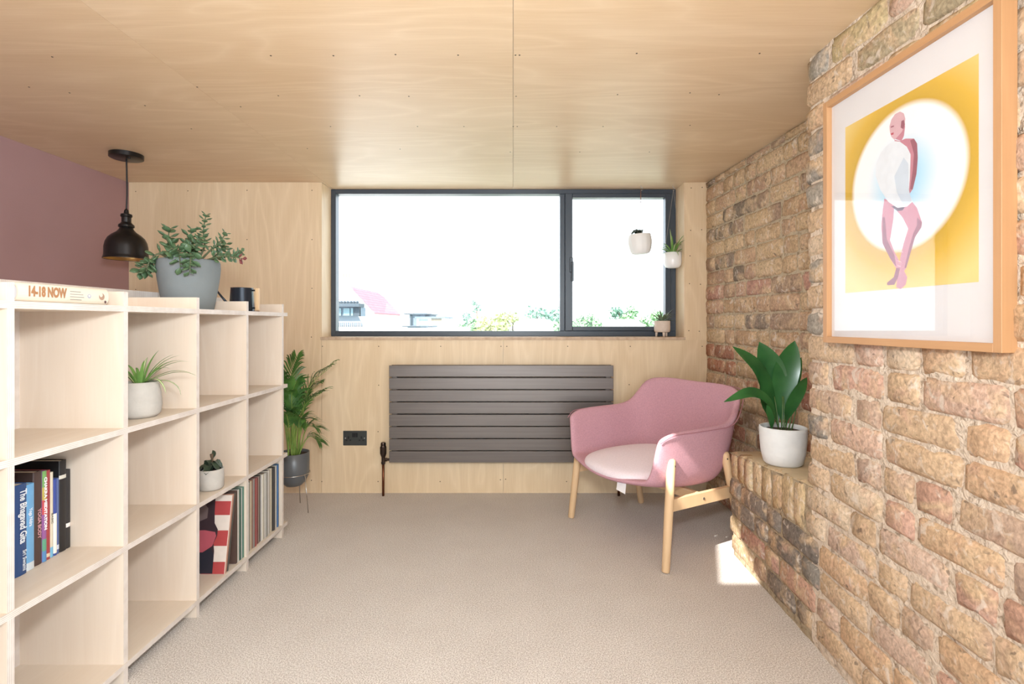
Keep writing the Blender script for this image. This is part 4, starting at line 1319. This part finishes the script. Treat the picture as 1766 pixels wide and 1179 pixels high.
for j, zz in ((0, -0.034), (nv-1, 0.034)):
    rings = [j*nu+i for i in range(nu)]
    for kk_, hh in ((0.5, zz*1.18), (0.2, zz*1.25)):
        nr_ = []
        for i in range(nu):
            x, y = outline(2*math.pi*i/nu)
            v.append((x*kk_, (y+0.075)*kk_-0.075, hh)); nr_.append(len(v)-1)
        for i in range(nu):
            q = (i+1) % nu
            f.append((rings[i], rings[q], nr_[q], nr_[i]) if j else (rings[q], rings[i], nr_[i], nr_[q]))
        rings = nr_
    f.append(tuple(rings) if j else tuple(reversed(rings)))
cu = put('seat_cushion', new_mesh('cushion', v, f, True), M_CUSHION, ch, (0, -0.025, 0.384), (R(3.5), 0, 0))
md = cu.modifiers.new('sub', 'SUBSURF'); md.levels = 1; md.render_levels = 1
# legs
def leg(top, bot, r0=0.020, r1=0.0175):
    top = Vector(top); bot = Vector(bot)
    d = (top-bot).normalized()
    pts = [bot + Vector((0, 0, 0.0)), bot + d*0.004, bot.lerp(top, 0.5), top - d*0.012, top - d*0.004, top]
    return MB().tube(pts, [r1*0.9, r1, (r0+r1)/2*1.05, r0, r0*0.85, r0*0.45], 20).build('leg', M_BEECH, ch, True)
for sx in (-1, 1):
    ft, fb = Vector((sx*0.345, -0.245, 0.492)), Vector((sx*0.362, -0.298, 0.003))
    rt, rb = Vector((sx*0.335, 0.115, 0.478)), Vector((sx*0.360, 0.220, 0.003))
    l1 = leg(ft, fb); l2 = leg(rt, rb)
    for l_, tp in ((l1, ft), (l2, rt)):
        MB().tube([tp + Vector((sx*0.014, 0, -0.03)), tp + Vector((sx*0.0205, 0, -0.03))], 0.005, 10).build('bolt', M_BLACK, l_)
    za = 0.285
    fa = fb.lerp(ft, za/0.49); ra = rb.lerp(rt, za/0.478)
    b = MB()
    sz_ = 0.027
    for p, q in ((fa, ra),):
        vs = []
        for pt in (p, q):
            for dx, dz in ((-0.010, -sz_), (0.010, -sz_), (0.010, sz_), (-0.010, sz_)):
                vs.append(pt + Vector((dx, 0, dz)))
        b.add(vs, [(0, 1, 2, 3), (7, 6, 5, 4), (0, 4, 5, 1), (1, 5, 6, 2), (2, 6, 7, 3), (3, 7, 4, 0)])
    sr = b.build('side_rail', M_BEECH, ch)
    mid = (fa+ra)/2
    MB().tube([mid + Vector((sx*0.009, 0, 0)), mid + Vector((sx*0.0125, 0, 0))], 0.006, 10).build('bolt', M_STEEL, sr)
ym = mid.y
MB().bbox(-0.343, 0.343, ym-0.011, ym+0.011, 0.258, 0.306, 0.003).build('cross_rail', M_BEECH, ch)
for sx in (-0.12, 0.12):
    MB().tube([(sx, ym, 0.304), (sx, ym, 0.335)], 0.007, 10).build('rod', M_BRASS, ch)
MB().add([(0.10, -0.350, 0.345), (0.16, -0.348, 0.348), (0.18, -0.372, 0.305), (0.12, -0.374, 0.310), (0.10, -0.3492, 0.345), (0.16, -0.3472, 0.348), (0.18, -0.3712, 0.305), (0.12, -0.3732, 0.310)],
         [(0, 1, 2, 3), (7, 6, 5, 4), (0, 4, 5, 1), (1, 5, 6, 2), (2, 6, 7, 3), (3, 7, 4, 0)]).build('care_label', M_WHITE, ch)

# ------------------------------------------------------------------ framed poster
PY0, PY1, PZ0, PZ1 = 1.046, 1.618, 1.041, 1.790
ycen = (PY0+PY1)/2
fp = thing('framed_poster', 'large oak framed poster of a figure on a yellow ground on the brick wall', 'picture', (0.984, ycen, PZ0), math.atan(0.0338))
hw = (PY1-PY0)/2; FH = PZ1-PZ0; FW = 0.019; FD = 0.034
MB().bbox(0, FD, -hw, -hw+FW, 0, FH, 0.0008).build('frame_stile', M_OAK, fp)
MB().bbox(0, FD, hw-FW, hw, 0, FH, 0.0008).build('frame_stile', M_OAK, fp)
MB().bbox(0, FD, -hw+FW, hw-FW, 0, FW, 0.0008).build('frame_rail', M_OAKH, fp)
MB().bbox(0, FD, -hw+FW, hw-FW, FH-FW, FH, 0.0008).build('frame_rail', M_OAKH, fp)
MB().box(0.016, 0.030, -hw+0.01, hw-0.01, 0.01, FH-0.01).build('backing', M_WHITE, fp)
# print: +y is the left side seen from the room. image coords u (0 left..1 right), w up
ul, ur = hw-0.082, -hw+0.066
zl, zh = 0.150, FH-0.105
def pu(u): return ul + (ur-ul)*u
def pz(w): return zl + (zh-zl)*w
m, nt, bs = nodes_of('poster_print')
N = nt.nodes; Lk = nt.links
tc = N.new('ShaderNodeTexCoord'); sp_ = N.new('ShaderNodeSeparateXYZ'); Lk.new(tc.outputs['Object'], sp_.inputs[0])
def mth(op, a, b_=None, c_=None):
    n_ = N.new('ShaderNodeMath'); n_.operation = op
    for i_, s_ in enumerate((a, b_, c_)):
        if s_ is None: continue
        if isinstance(s_, (int, float)): n_.inputs[i_].default_value = s_
        else: Lk.new(s_, n_.inputs[i_])
    return n_.outputs[0]
U_ = mth('DIVIDE', mth('SUBTRACT', sp_.outputs[1], ul), ur-ul)
V_ = mth('DIVIDE', mth('SUBTRACT', sp_.outputs[2], zl), zh-zl)
ex = mth('DIVIDE', mth('SUBTRACT', U_, 0.51), 0.435); ez = mth('DIVIDE', mth('SUBTRACT', V_, 0.57), 0.375)
rr_ = mth('SQRT', mth('ADD', mth('MULTIPLY', ex, ex), mth('MULTIPLY', ez, ez)))
def ramp_(src, els):
    r_ = N.new('ShaderNodeValToRGB')
    e_ = r_.color_ramp.elements
    e_[0].position, e_[0].color = els[0]
    e_[1].position, e_[1].color = els[-1]
    for p_, c_ in els[1:-1]:
        q_ = e_.new(p_); q_.color = c_
    Lk.new(src, r_.inputs[0]); return r_.outputs[0]
half_r = mth('MULTIPLY', rr_, 0.5)
colr = ramp_(half_r, [(0.0, lin((120, 200, 240))), (0.18, lin((190, 226, 246))), (0.36, lin((246, 246, 250))), (0.475, lin((252, 250, 250))), (0.515, lin((206, 166, 52))), (0.62, lin((222, 180, 64))), (0.85, lin((240, 214, 140)))])
Lk.new(colr, bs.inputs['Base Color']); bs.inputs['Roughness'].default_value = 0.6
MB().box(0.0152, 0.0158, ur, ul, zl, zh).build('print', m, fp)
pr = fp.children[-1]
def shape(pts, c, lift, name='printed_shape'):
    """flat printed patch, points in photo pixels relative to the print's perspective -> (u,w)"""
    vs = [(0.0152 - lift*0.0001, pu(u), pz(w)) for u, w in pts]
    me_ = new_mesh(name, vs, [tuple(range(len(vs)))])
    return put(name, me_, paint(c), pr)
# photo pixel -> (u,w) on the print
def uw(px, py):
    th_ = 0.0338
    # intersect view ray with the print plane
    dx, dy, dz = (px-885)/FPX, 1.0, -(py-556)/FPX
    nx, ny = math.cos(math.atan(th_)), math.sin(math.atan(th_))
    k_ = (0.9995*nx + ycen*ny)/(dx*nx + dy*ny)
    X, Y, Z = dx*k_, dy*k_, CAMZ + dz*k_
    ly = -(X-0.984)*ny + (Y-ycen)*nx
    return ((ly-ul)/(ur-ul), (Z-PZ0-zl)/(zh-zl))
S = 711/386.0
def cp(lst): return [uw(1380 + x/S, y/S) for x, y in lst]
SK, SK2, SK3 = (196, 128, 146), (216, 176, 186), (150, 84, 104)
shape(cp([(300,444),(318,448),(335,440),(345,440),(362,440),(372,456),(374,500),(370,550),(358,600),(344,622),(345,560),(350,500),(340,470),(322,520),(300,500)]), SK, 1)
shape(cp([(350,446),(362,440),(372,456),(374,505),(370,552),(358,602),(350,600),(358,540),(362,490),(356,466)]), SK3, 2)
shape(cp([(300,440),(306,420),(322,395),(334,400),(330,432),(322,448)]), SK, 2)
shape(cp([(290,380),(302,362),(318,354),(330,360),(335,378),(331,402),(324,418),(312,432),(300,444),(290,434),(286,420),(284,402)]), SK2, 3)
shape(cp([(322,385),(330,380),(334,395),(328,410),(320,405)]), SK3, 4)
shape(cp([(288,402),(298,398),(299,402),(289,406)]), SK3, 4); shape(cp([(288,424),(298,420),(297,427),(290,429)]), (186, 60, 84), 4)
shape(cp([(268,630),(300,650),(296,700),(286,762),(300,800),(316,830),(318,852),(308,856),(286,820),(262,772),(258,720),(262,672)]), SK, 2)
shape(cp([(300,650),(356,640),(372,660),(388,706),(386,722),(366,752),(352,800),(338,850),(326,868),(316,860),(318,820),(330,770),(344,726),(326,690),(308,670)]), SK, 3)
shape(cp([(372,690),(388,706),(386,722),(366,752),(352,800),(338,850),(332,850),(346,790),(360,740),(372,716)]), SK3, 4)
shape(cp([(262,690),(270,690),(276,760),(300,810),(306,846),(286,820),(262,772)]), SK3, 4)
shape(cp([(306,850),(318,852),(312,880),(300,904),(278,906),(276,898),(298,880)]), SK3, 4)
shape(cp([(318,860),(332,862),(341,880),(336,904),(320,918),(306,912),(308,890)]), SK, 5)
shape(cp([(290,655),(340,648),(326,668),(310,670)]), (92, 58, 84), 5)
shape(cp([(300,448),(318,450),(340,466),(352,490),(350,560),(346,610),(358,640),(340,656),(310,660),(280,640),(254,600),(240,556),(242,522),(256,486),(276,462)]), (226, 232, 240), 6)
shape(cp([(300,560),(330,500),(345,520),(346,600),(356,640),(330,654),(308,610)]), (202, 214, 228), 7)
for (x0_, y0_, x1_, y1_) in ((264,664,252,660),(262,684,250,682),(261,704,250,704),(260,724,250,732),(334,756,320,752),(330,774,312,774),(328,800,308,798),(322,832,306,826),(320,846,306,842)):
    shape(cp([(x0_, y0_-1.5), (x0_, y0_+1.5), (x1_, y1_)]), (226, 190, 200), 6)
MB().box(0.0115, 0.0125, -hw+FW-0.002, hw-FW+0.002, FW-0.002, FH-FW+0.002).build('glazing', M_PGLASS, fp)

# ------------------------------------------------------------------ hanging pots and sill planter
ha = thing('hanging_planter', 'white dimpled hanging planter with dark leaves in front of the window', 'plant', (W(1105, 438, 3.40).x, 3.40, W(1105, 438, 3.40).z))
KH = 3.40/FPX
rot_a = (R(0), R(-4), 0)
v = []; f = []
prof = [(0.0005, 0.0), (0.045, 0.0), (0.058, 0.008), (0.070, 0.035), (0.0755, 0.07), (0.076, 0.095), (0.072, 0.128), (0.068, 0.128), (0.070, 0.095), (0.065, 0.03), (0.0005, 0.02)]
PROF = curve_pts([(r, 0, z) for r, z in prof[1:7]], 22)
pf = [(0.0005, 0.0)] + [(p.x, p.z) for p in PROF] + prof[7:]
nn = 56
for j, (r, z) in enumerate(pf):
    for i in range(nn):
        a = 2*math.pi*i/nn
        d = 0.0022*(math.sin(i*math.pi/2+math.pi*(j//2 % 2))*math.sin(j*1.57)) if 4 < j < 21 else 0
        v.append(((r+d)*math.cos(a), (r+d)*math.sin(a), z))
for j in range(len(pf)-1):
    for i in range(nn):
        q = (i+1) % nn
        f.append((j*nn+i, j*nn+q, (j+1)*nn+q, (j+1)*nn+i))
put('pot', new_mesh('pot', v, f, True), mat('white_dimpled_ceramic', (244, 242, 238), 0.5, var=0.03), ha, None, rot_a)
hz = ZC - ha.location.z
M_FINE = mat('clear_line', (206, 200, 192), 0.6)
for i, a in enumerate((20, 140, 260)):
    MB().tube([(0.072*math.cos(R(a)), 0.072*math.sin(R(a)), 0.124), (0.0, 0.0, hz-0.10)], 0.0007, 5).build('cord', M_FINE, ha)
MB().tube([(0, 0, hz-0.115), (0, 0, hz-0.10), (0.001, 0, hz-0.03)], [0.004, 0.0025, 0.0015], 8).build('cord_knot', M_BROWNCORD, ha)
def hook(parent, z):
    MB().tube(curve_pts([(0.001, 0, z-0.030), (0.010, 0, z-0.034), (0.013, 0, z-0.022), (0.004, 0, z-0.012), (0, 0, z-0.0005)], 14), 0.0014, 8).build('hook', M_STEEL, parent, True)
hook(ha, hz)
soil(ha, 0.062, 0.105)
random.seed(4)
for i in range(10):
    a = math.pi + random.uniform(-1.0, 1.0)*1.6; r = random.uniform(0.02, 0.055)
    d = Vector((math.cos(a), math.sin(a), 0))
    broad_leaf(ha, [(d*0.015) + Vector((0, 0, 0.105)), d*r*0.8 + Vector((0, 0, 0.150)), d*(r+0.010) + Vector((0, 0, 0.156 - r*0.2)), d*(r+0.024) + Vector((0, 0, 0.138))], 0.036, M_DARKLEAF, Vector((0.1, -0.3, 1)), 9, 0.3, 0.6, 0.2)

hb_ = thing('hanging_planter', 'smooth white hanging planter with a spider plant at the right window edge', 'plant', (W(1160, 462, 3.405).x, 3.405, W(1160, 462, 3.405).z))
put('pot', pot_mesh([(0.030, 0.0), (0.046, 0.006), (0.055, 0.022), (0.0575, 0.045), (0.0575, 0.100)], 0.004), M_CERAMIC, hb_)
soil(hb_, 0.053, 0.085)
hz = ZC - hb_.location.z
for s_ in (-1, 1):
    MB().tube([(s_*0.055, 0, 0.098), (0.006, 0, hz-0.026)], 0.0008, 5).build('cord', M_ROPE, hb_)
hook(hb_, hz)
for i, (az, el, L, dr) in enumerate([(180, 50, .12, 1.6), (200, 35, .12, 1.8), (160, 60, .12, 1.2), (250, 65, .12, 1.0), (290, 55, .12, 1.3), (330, 40, .11, 1.6), (90, 80, .13, .3), (100, 84, .14, .2), (60, 60, .12, 1.0), (20, 42, .07, 1.5), (345, 62, .12, .6), (222, 50, .12, 1.5), (310, 70, .12, .8), (135, 50, .09, 1.4), (192, 20, .10, 2.0), (270, 25, .10, 2.0)]):
    strap_leaf(hb_, (0.008*math.cos(R(az)), 0.008*math.sin(R(az)), 0.086), R(az), R(el), L*1.3, dr, 0.0135, M_GREEN_SP, M_CREAMSTRIPE)

sp2 = thing('footed_planter', 'small beige footed planter with an olive plant on the window sill', 'plant', (W(1142, 577, 3.415).x, 3.415, SILLZ + 0.0005))
put('pot', pot_mesh([(0.044, 0.030), (0.050, 0.034), (0.052, 0.05), (0.052, 0.100), (0.050, 0.104)], 0.005), M_BEIGEPOT, sp2)
soil(sp2, 0.045, 0.092)
for a in (30, 150, 270):
    MB().tube([(0.036*math.cos(R(a)), 0.036*math.sin(R(a)), 0.034), (0.039*math.cos(R(a)), 0.039*math.sin(R(a)), 0.0)], [0.009, 0.0065], 12).build('foot', M_BEIGEPOT, sp2, True)
random.seed(6)
for i in range(26):
    az = i*2.39996; el = R(random.uniform(20, 75)); L = random.uniform(0.085, 0.13)
    if math.sin(az) > 0.3: L *= 0.7
    strap_leaf(sp2, (0.006*math.cos(az), 0.006*math.sin(az), 0.094), az, el, L, random.uniform(0.4, 1.2), 0.013, M_GREYLEAF, None, 7)

# ------------------------------------------------------------------ outside the window
M_GROUND = mat('far_ground', (150, 158, 140), 1.0, var=0.15, vscale=0.05)
tag(MB().box(-400, 400, 12, 700, -8.2, -8).build('ground', M_GROUND), 'distant ground beyond the rooftops outside the window', 'ground', kind='structure')
M_RENDER = mat('white_render', (236, 234, 230), 0.9, var=0.03, vscale=0.5)
M_SLATE = mat('grey_zinc', (66, 78, 86), 0.7, var=0.08, vscale=1.5)
M_GREYWALL = mat('blue_grey_cladding', (104, 118, 130), 0.8, var=0.06)
M_FARGLASS = mat('far_window_glass', (120, 150, 156), 0.15, var=0.1, vscale=0.7)
M_CHIMPOT = mat('clay_chimney_pot', (196, 150, 128), 0.9)
def roof_tiles():
    m, nt, b = nodes_of('red_roof_tiles')
    N = nt.nodes; Lk = nt.links
    tc = N.new('ShaderNodeTexCoord')
    bt = N.new('ShaderNodeTexBrick'); bt.inputs['Scale'].default_value = 1.0
    bt.inputs['Color1'].default_value = lin((208, 128, 134)); bt.inputs['Color2'].default_value = lin((198, 116, 124)); bt.inputs['Mortar'].default_value = lin((170, 100, 108))
    bt.inputs['Mortar Size'].default_value = 0.04; bt.inputs['Brick Width'].default_value = 0.5; bt.inputs['Row Height'].default_value = 0.42
    mp = N.new('ShaderNodeMapping'); mp.inputs['Rotation'].default_value = (0, 0, 0)
    sp = N.new('ShaderNodeSeparateXYZ'); cb = N.new('ShaderNodeCombineXYZ')
    Lk.new(tc.outputs['Object'], sp.inputs[0]); Lk.new(sp.outputs[1], cb.inputs[0]); Lk.new(sp.outputs[2], cb.inputs[1])
    Lk.new(cb.outputs[0], bt.inputs['Vector']); Lk.new(bt.outputs[0], b.inputs['Base Color'])
    b.inputs['Roughness'].default_value = 0.85
    return m
M_TILES = roof_tiles()
hs = thing('house', 'white gabled house with a red tiled roof seen through the window', 'building', (0, 0, -8))
g0 = 8.0
HY0, HY1 = 75.0, 92.0
AX, AZ = -23.7, 6.18
EX, EZ = -20.25, 2.46
WX_ = 2*AX-EX
b = MB()
b.add([(WX_, HY0, -g0), (EX, HY0, -g0), (EX, HY0, EZ), (AX, HY0, AZ), (WX_, HY0, EZ)], [(0, 1, 2, 3, 4)])
b.add([(EX, HY0, -g0), (EX, HY1, -g0), (EX, HY1, EZ), (EX, HY0, EZ)], [(0, 1, 2, 3)])
b.add([(WX_, HY1, -g0), (EX, HY1, -g0), (EX, HY1, EZ), (AX, HY1, AZ), (WX_, HY1, EZ)], [(4, 3, 2, 1, 0)])
b.add([(WX_, HY0, -g0), (WX_, HY1, -g0), (WX_, HY1, EZ), (WX_, HY0, EZ)], [(3, 2, 1, 0)])
b.build('wall', M_RENDER, hs, loc=(0, 0, g0))
for s_ in (1, -1):
    ex_ = EX + 0.12 if s_ > 0 else WX_ - 0.12
    q = [(AX, HY0+0.02, AZ), (ex_, HY0+0.02, EZ-0.12), (ex_, HY1, EZ-0.12), (AX, HY1, AZ)]
    MB().add([Vector(p)+Vector((0, 0, 0.16)) for p in q] + [Vector(p)+Vector((0, 0, 0.02)) for p in q], [(0, 1, 2, 3), (7, 6, 5, 4), (0, 4, 5, 1), (1, 5, 6, 2), (2, 6, 7, 3), (3, 7, 4, 0)]).build('roof_slope', M_TILES, hs, loc=(0, 0, g0))
for yy, wdt, hh, px0 in ((HY0+0.3, 1.3, 1.5, AX-0.95), (HY1-1.0, 1.5, 1.4, AX-0.3)):
    st_ = MB().box(px0-wdt/2, px0+wdt/2, yy, yy+1.0, AZ-1.2, AZ+hh).build('chimney', M_RENDER, hs, loc=(0, 0, g0))
    for k in range(3):
        MB().lathe([(0.16, 0), (0.13, 0.5), (0.15, 0.55)], 10, (px0-wdt/2+0.25+k*0.42, yy+0.5, AZ+hh), cap1=True).build('chimney_pot', M_CHIMPOT, st_)
# grey dormer with glazing and railing at the left window edge
D1 = 26.0
def P(px, py, y): return W(px, py, y)
dm = thing('dormer', 'grey flat roofed dormer with windows at the left edge of the view', 'building', (0, D1, -8))
def dbox(name, px0, px1, py0, py1, mt, y0=0.0, dep=1.0, parent=None, base=None):
    a = P(px0, py0, D1); c = P(px1, py1, D1)
    return MB().box(a.x, c.x, y0, y0+dep, (c.z if base is None else base), a.z).build(name, mt, parent or dm, loc=(0, 0, 8))
dbox('flat_roof', 545, 622, 523, 529, M_SLATE, -0.3)
dbox('dormer_wall', 545, 620, 529, 545, M_GREYWALL, 0.05)
for a_, c_ in ((582, 588), (592, 603), (605, 609)):
    dbox('window', a_, c_, 531, 544, M_FARGLASS, 0.0, 0.1)
dbox('corner_post', 610, 620, 529, 545, M_SLATE, -0.02, 0.2)
a = P(545, 544, D1); c = P(628, 544, D1)
MB().add([(a.x, 0.0, a.z), (c.x-0.3, 0.0, a.z), (c.x+0.6, -2.2, P(0, 561, D1-2.2).z), (a.x, -2.2, P(0, 561, D1-2.2).z), (a.x, 0, -8), (c.x-0.3, 0, -8), (c.x+0.6, -2.2, -8), (a.x, -2.2, -8)],
         [(0, 3, 2, 1), (0, 1, 5, 4), (1, 2, 6, 5), (2, 3, 7, 6), (3, 0, 4, 7)]).build('lower_roof', M_SLATE, dm, loc=(0, 0, 8))
for k in range(7):
    p = P(581+k*5.5, 523, D1)
    MB().lathe([(0.06, 0), (0.10, 0.06), (0.05, 0.14), (0.0005, 0.16)], 8, (p.x, 0.2, p.z)).build('roof_finial', M_SLATE, dm, loc=(0, 0, 8))
rl = MB(); y_ = -3.2
pa, pc = P(560, 555, D1+y_), P(642, 555, D1+y_); pb = P(560, 567, D1+y_)
rl.tube([(pa.x, y_, pa.z), (pc.x, y_, pa.z)], 0.025, 6)
for k in range(26):
    x = pa.x + (pc.x-pa.x)*k/25
    rl.tube([(x, y_, pb.z-0.4), (x, y_, pa.z)], 0.012, 5)
rl.build('railing', M_WHITE, dm, loc=(0, 0, 8))
# white terrace parapet below the dormer railing
tp = thing('terrace_wall', 'low white terrace wall below the grey dormer railing', 'wall', (0, 21.5, -8))
a = P(540, 566, 21.5); c = P(700, 566, 21.5)
MB().box(a.x, c.x, 0, 0.3, -8, a.z).build('wall', M_RENDER, tp, loc=(0, 0, 8))
MB().box(a.x, c.x, -0.05, 0.35, a.z, a.z+0.05).build('coping', M_WHITE, tp, loc=(0, 0, 8))
# flat roofed extensions
D2 = 48.0
ex_ = thing('extension', 'pale grey flat roofed roof extension beside the red roof', 'building', (0, D2, -8))
def ebox(name, px0, px1, py0, py1, mt, y0, dep):
    a = P(px0, py0, D2); c = P(px1, py1, D2)
    return MB().box(a.x, c.x, y0, y0+dep, c.z, a.z).build(name, mt, ex_, loc=(0, 0, 8))
ebox('flat_roof', 697, 736, 540, 542, M_SLATE, -0.3, 8)
ebox('wall', 706, 732, 542, 600, M_GREYWALL, 0.0, 6)
ebox('wall', 722, 768, 548, 600, M_RENDER, -1.0, 5)
ebox('flat_roof', 720, 771, 546, 548.5, M_GREYWALL, -1.3, 6)
ebox('window', 747, 764, 549.5, 559, mat('far_brown_window', (140, 128, 112), 0.5), -1.1, 0.2)
ebox('window', 726, 741, 551, 561, M_FARGLASS, -1.1, 0.2)
ebox('drainpipe', 708, 710, 542, 600, M_SLATE, -0.15, 0.15)
ebox('roof_light', 728, 746, 543.5, 546, M_SLATE, 0.5, 2)
lw = thing('lower_building', 'low pale building with a dark flat roof in front of the extension', 'building', (0, 34, -8))
a = P(696, 565, 34); c = P(800, 565, 34)
MB().box(a.x, c.x, 0, 5, -8, a.z).build('wall', M_RENDER, lw, loc=(0, 0, 8))
MB().box(a.x-0.1, P(735, 565, 34).x, -0.1, 5, a.z, a.z+0.12).build('flat_roof', M_SLATE, lw, loc=(0, 0, 8))
far = thing('terrace_of_houses', 'far pale terrace with chimney stacks behind the red roof', 'building', (0, 120, -8))
a = P(660, 540, 120); c = P(722, 540, 120)
MB().box(a.x, c.x, 0, 10, -8, a.z).build('wall', M_RENDER, far, loc=(0, 0, 8))
for p0, p1, tpy in ((668, 674, 521), (682, 689, 526), (697, 711, 527)):
    x0, x1 = P(p0, 0, 120).x, P(p1, 0, 120).x; zt_ = P(0, tpy, 120).z
    st_ = MB().box(x0, x1, 1, 2.2, a.z-0.2, zt_).build('chimney', mat('far_chimney', (206, 176, 164), 0.9) if 'far_chimney' not in MATS else MATS['far_chimney'], far, loc=(0, 0, 8))
    for k in range(3):
        MB().lathe([(0.2, 0), (0.17, 0.8)], 8, (x0+0.2+(x1-x0-0.4)*k/2, 1.6, zt_), cap1=True).build('chimney_pot', M_CHIMPOT, st_)
wh = thing('white_house', 'low white building among the trees right of centre in the view', 'building', (0, 44, -8))
a = P(888, 551, 44); c = P(958, 551, 44)
b = MB().box(a.x, c.x, 0, 5, -8, P(0, 557, 44).z)
b.build('wall', M_RENDER, wh, loc=(0, 0, 8))
r0_ = P(0, 557, 44).z; r1_ = P(0, 549, 44).z
MB().add([(a.x-0.1, -0.2, r0_), (c.x+0.1, -0.2, r0_), (c.x+0.1, 5.2, r0_), (a.x-0.1, 5.2, r0_), (a.x+0.8, 2.5, r1_), (c.x-0.8, 2.5, r1_)], [(0, 1, 5, 4), (1, 2, 5), (2, 3, 4, 5), (3, 0, 4)]).build('roof', M_WHITE, wh, loc=(0, 0, 8))
wh2 = thing('shallow_roofed_house', 'pale shallow roofed house seen through the opening sash', 'building', (0, 40, -8))
a = P(1012, 552, 40); c = P(1112, 552, 40)
MB().box(a.x, c.x, 0, 5, -8, P(0, 561, 40).z).build('wall', M_RENDER, wh2, loc=(0, 0, 8))
r0_ = P(0, 561, 40).z; r1_ = P(0, 550, 40).z
MB().add([(a.x-0.1, -0.2, r0_), (c.x+0.1, -0.2, r0_), (c.x+0.1, 5.2, r0_), (a.x-0.1, 5.2, r0_), (a.x+0.9, 2.5, r1_), (c.x-0.3, 2.5, r1_)], [(0, 1, 5, 4), (1, 2, 5), (2, 3, 4, 5), (3, 0, 4)]).build('roof', mat('pale_far_roof', (206, 206, 204), 0.8), wh2, loc=(0, 0, 8))

M_TREE = [leaf_mat('tree_leaf_yellow', (150, 166, 104), (188, 192, 130), 0.8, 0.6), leaf_mat('tree_leaf_green', (104, 144, 104), (140, 176, 132), 0.8, 0.6), leaf_mat('tree_leaf_blue', (120, 156, 140), (152, 184, 164), 0.8, 0.6)]
M_TRUNK = mat('tree_trunk', (120, 104, 90), 0.9)
def tree(label, px, pytop, y, wpx, kind, seed, sparse=False):
    rnd = random.Random(seed)
    top = P(px, pytop, y); r = wpx*(1.0 if sparse else 1.3)/2/FPX*y
    t = thing('tree', label, 'tree', (top.x, y, -8), 0, 'trees outside the window')
    H = top.z + 8
    MB().tube([(0, 0, 0), (0.1, 0, H*0.5), (0, 0, H-r*0.5)], [0.28, 0.2, 0.06], 8).build('trunk', M_TRUNK, t, True)
    b = MB()
    N_ = 170 if sparse else 2800
    rz_2 = r*(1.3 if sparse else 0.85)
    cz = H - rz_2
    blobs = [(Vector((rnd.uniform(-.7, .7)*r, rnd.uniform(-.6, .6)*r, cz + rnd.uniform(-.8 if sparse else -2.8, .55)*rz_2)), r*rnd.uniform(.30, .5)) for _ in range(11 if sparse else 26)]
    for k in range(N_):
        c_, br = blobs[k % len(blobs)]
        d = Vector((rnd.gauss(0, 1), rnd.gauss(0, 1), rnd.gauss(0, 1))).normalized()
        p = c_ + d*br*(rnd.random()**0.33)
        s_ = (0.16 if not sparse else 0.10)*y/40*rnd.uniform(0.7, 1.4)
        u_ = Vector((rnd.gauss(0, 1), rnd.gauss(0, 1), rnd.gauss(0, 1))).normalized(); w2 = u_.cross(d)
        w2 = w2.normalized() if w2.length > 0.01 else Vector((1, 0, 0))
        b.add([p-u_*s_, p+w2*s_*0.5, p+u_*s_, p-w2*s_*0.5], [(0, 1, 2, 3)])
    b.build('crown', M_TREE[kind], t)
for args in [('thin sparse tree standing alone above the rooftops', 822, 514, 60, 20, 2, 1, True),
             ('low yellow green tree left of centre below the sparse tree', 808, 548, 42, 34, 1, 2),
             ('yellowish bushy tree directly below the sparse tree', 846, 541, 40, 56, 0, 3),
             ('wide yellow green tree with a reddish cast right of the sparse tree', 884, 534, 56, 60, 0, 4),
             ('rounded blue green tree left of the window mullion', 926, 526, 70, 44, 2, 5),
             ('small blue green tree touching the window mullion', 957, 527, 96, 30, 2, 6),
             ('light green tree at the left of the opening sash', 1008, 538, 33, 42, 1, 7),
             ('pale round tree in the middle of the opening sash', 1068, 528, 70, 30, 2, 8),
             ('broad light green tree behind the footed planter', 1106, 524, 66, 54, 1, 9),
             ('green tree at the right edge of the opening sash', 1146, 530, 60, 40, 1, 10),
             ('low hedge like tree under the white building', 976, 552, 36, 36, 1, 11),
             ('distant bluish tree behind the yellow trees', 813, 540, 90, 22, 2, 12)]:
    tree(*args)
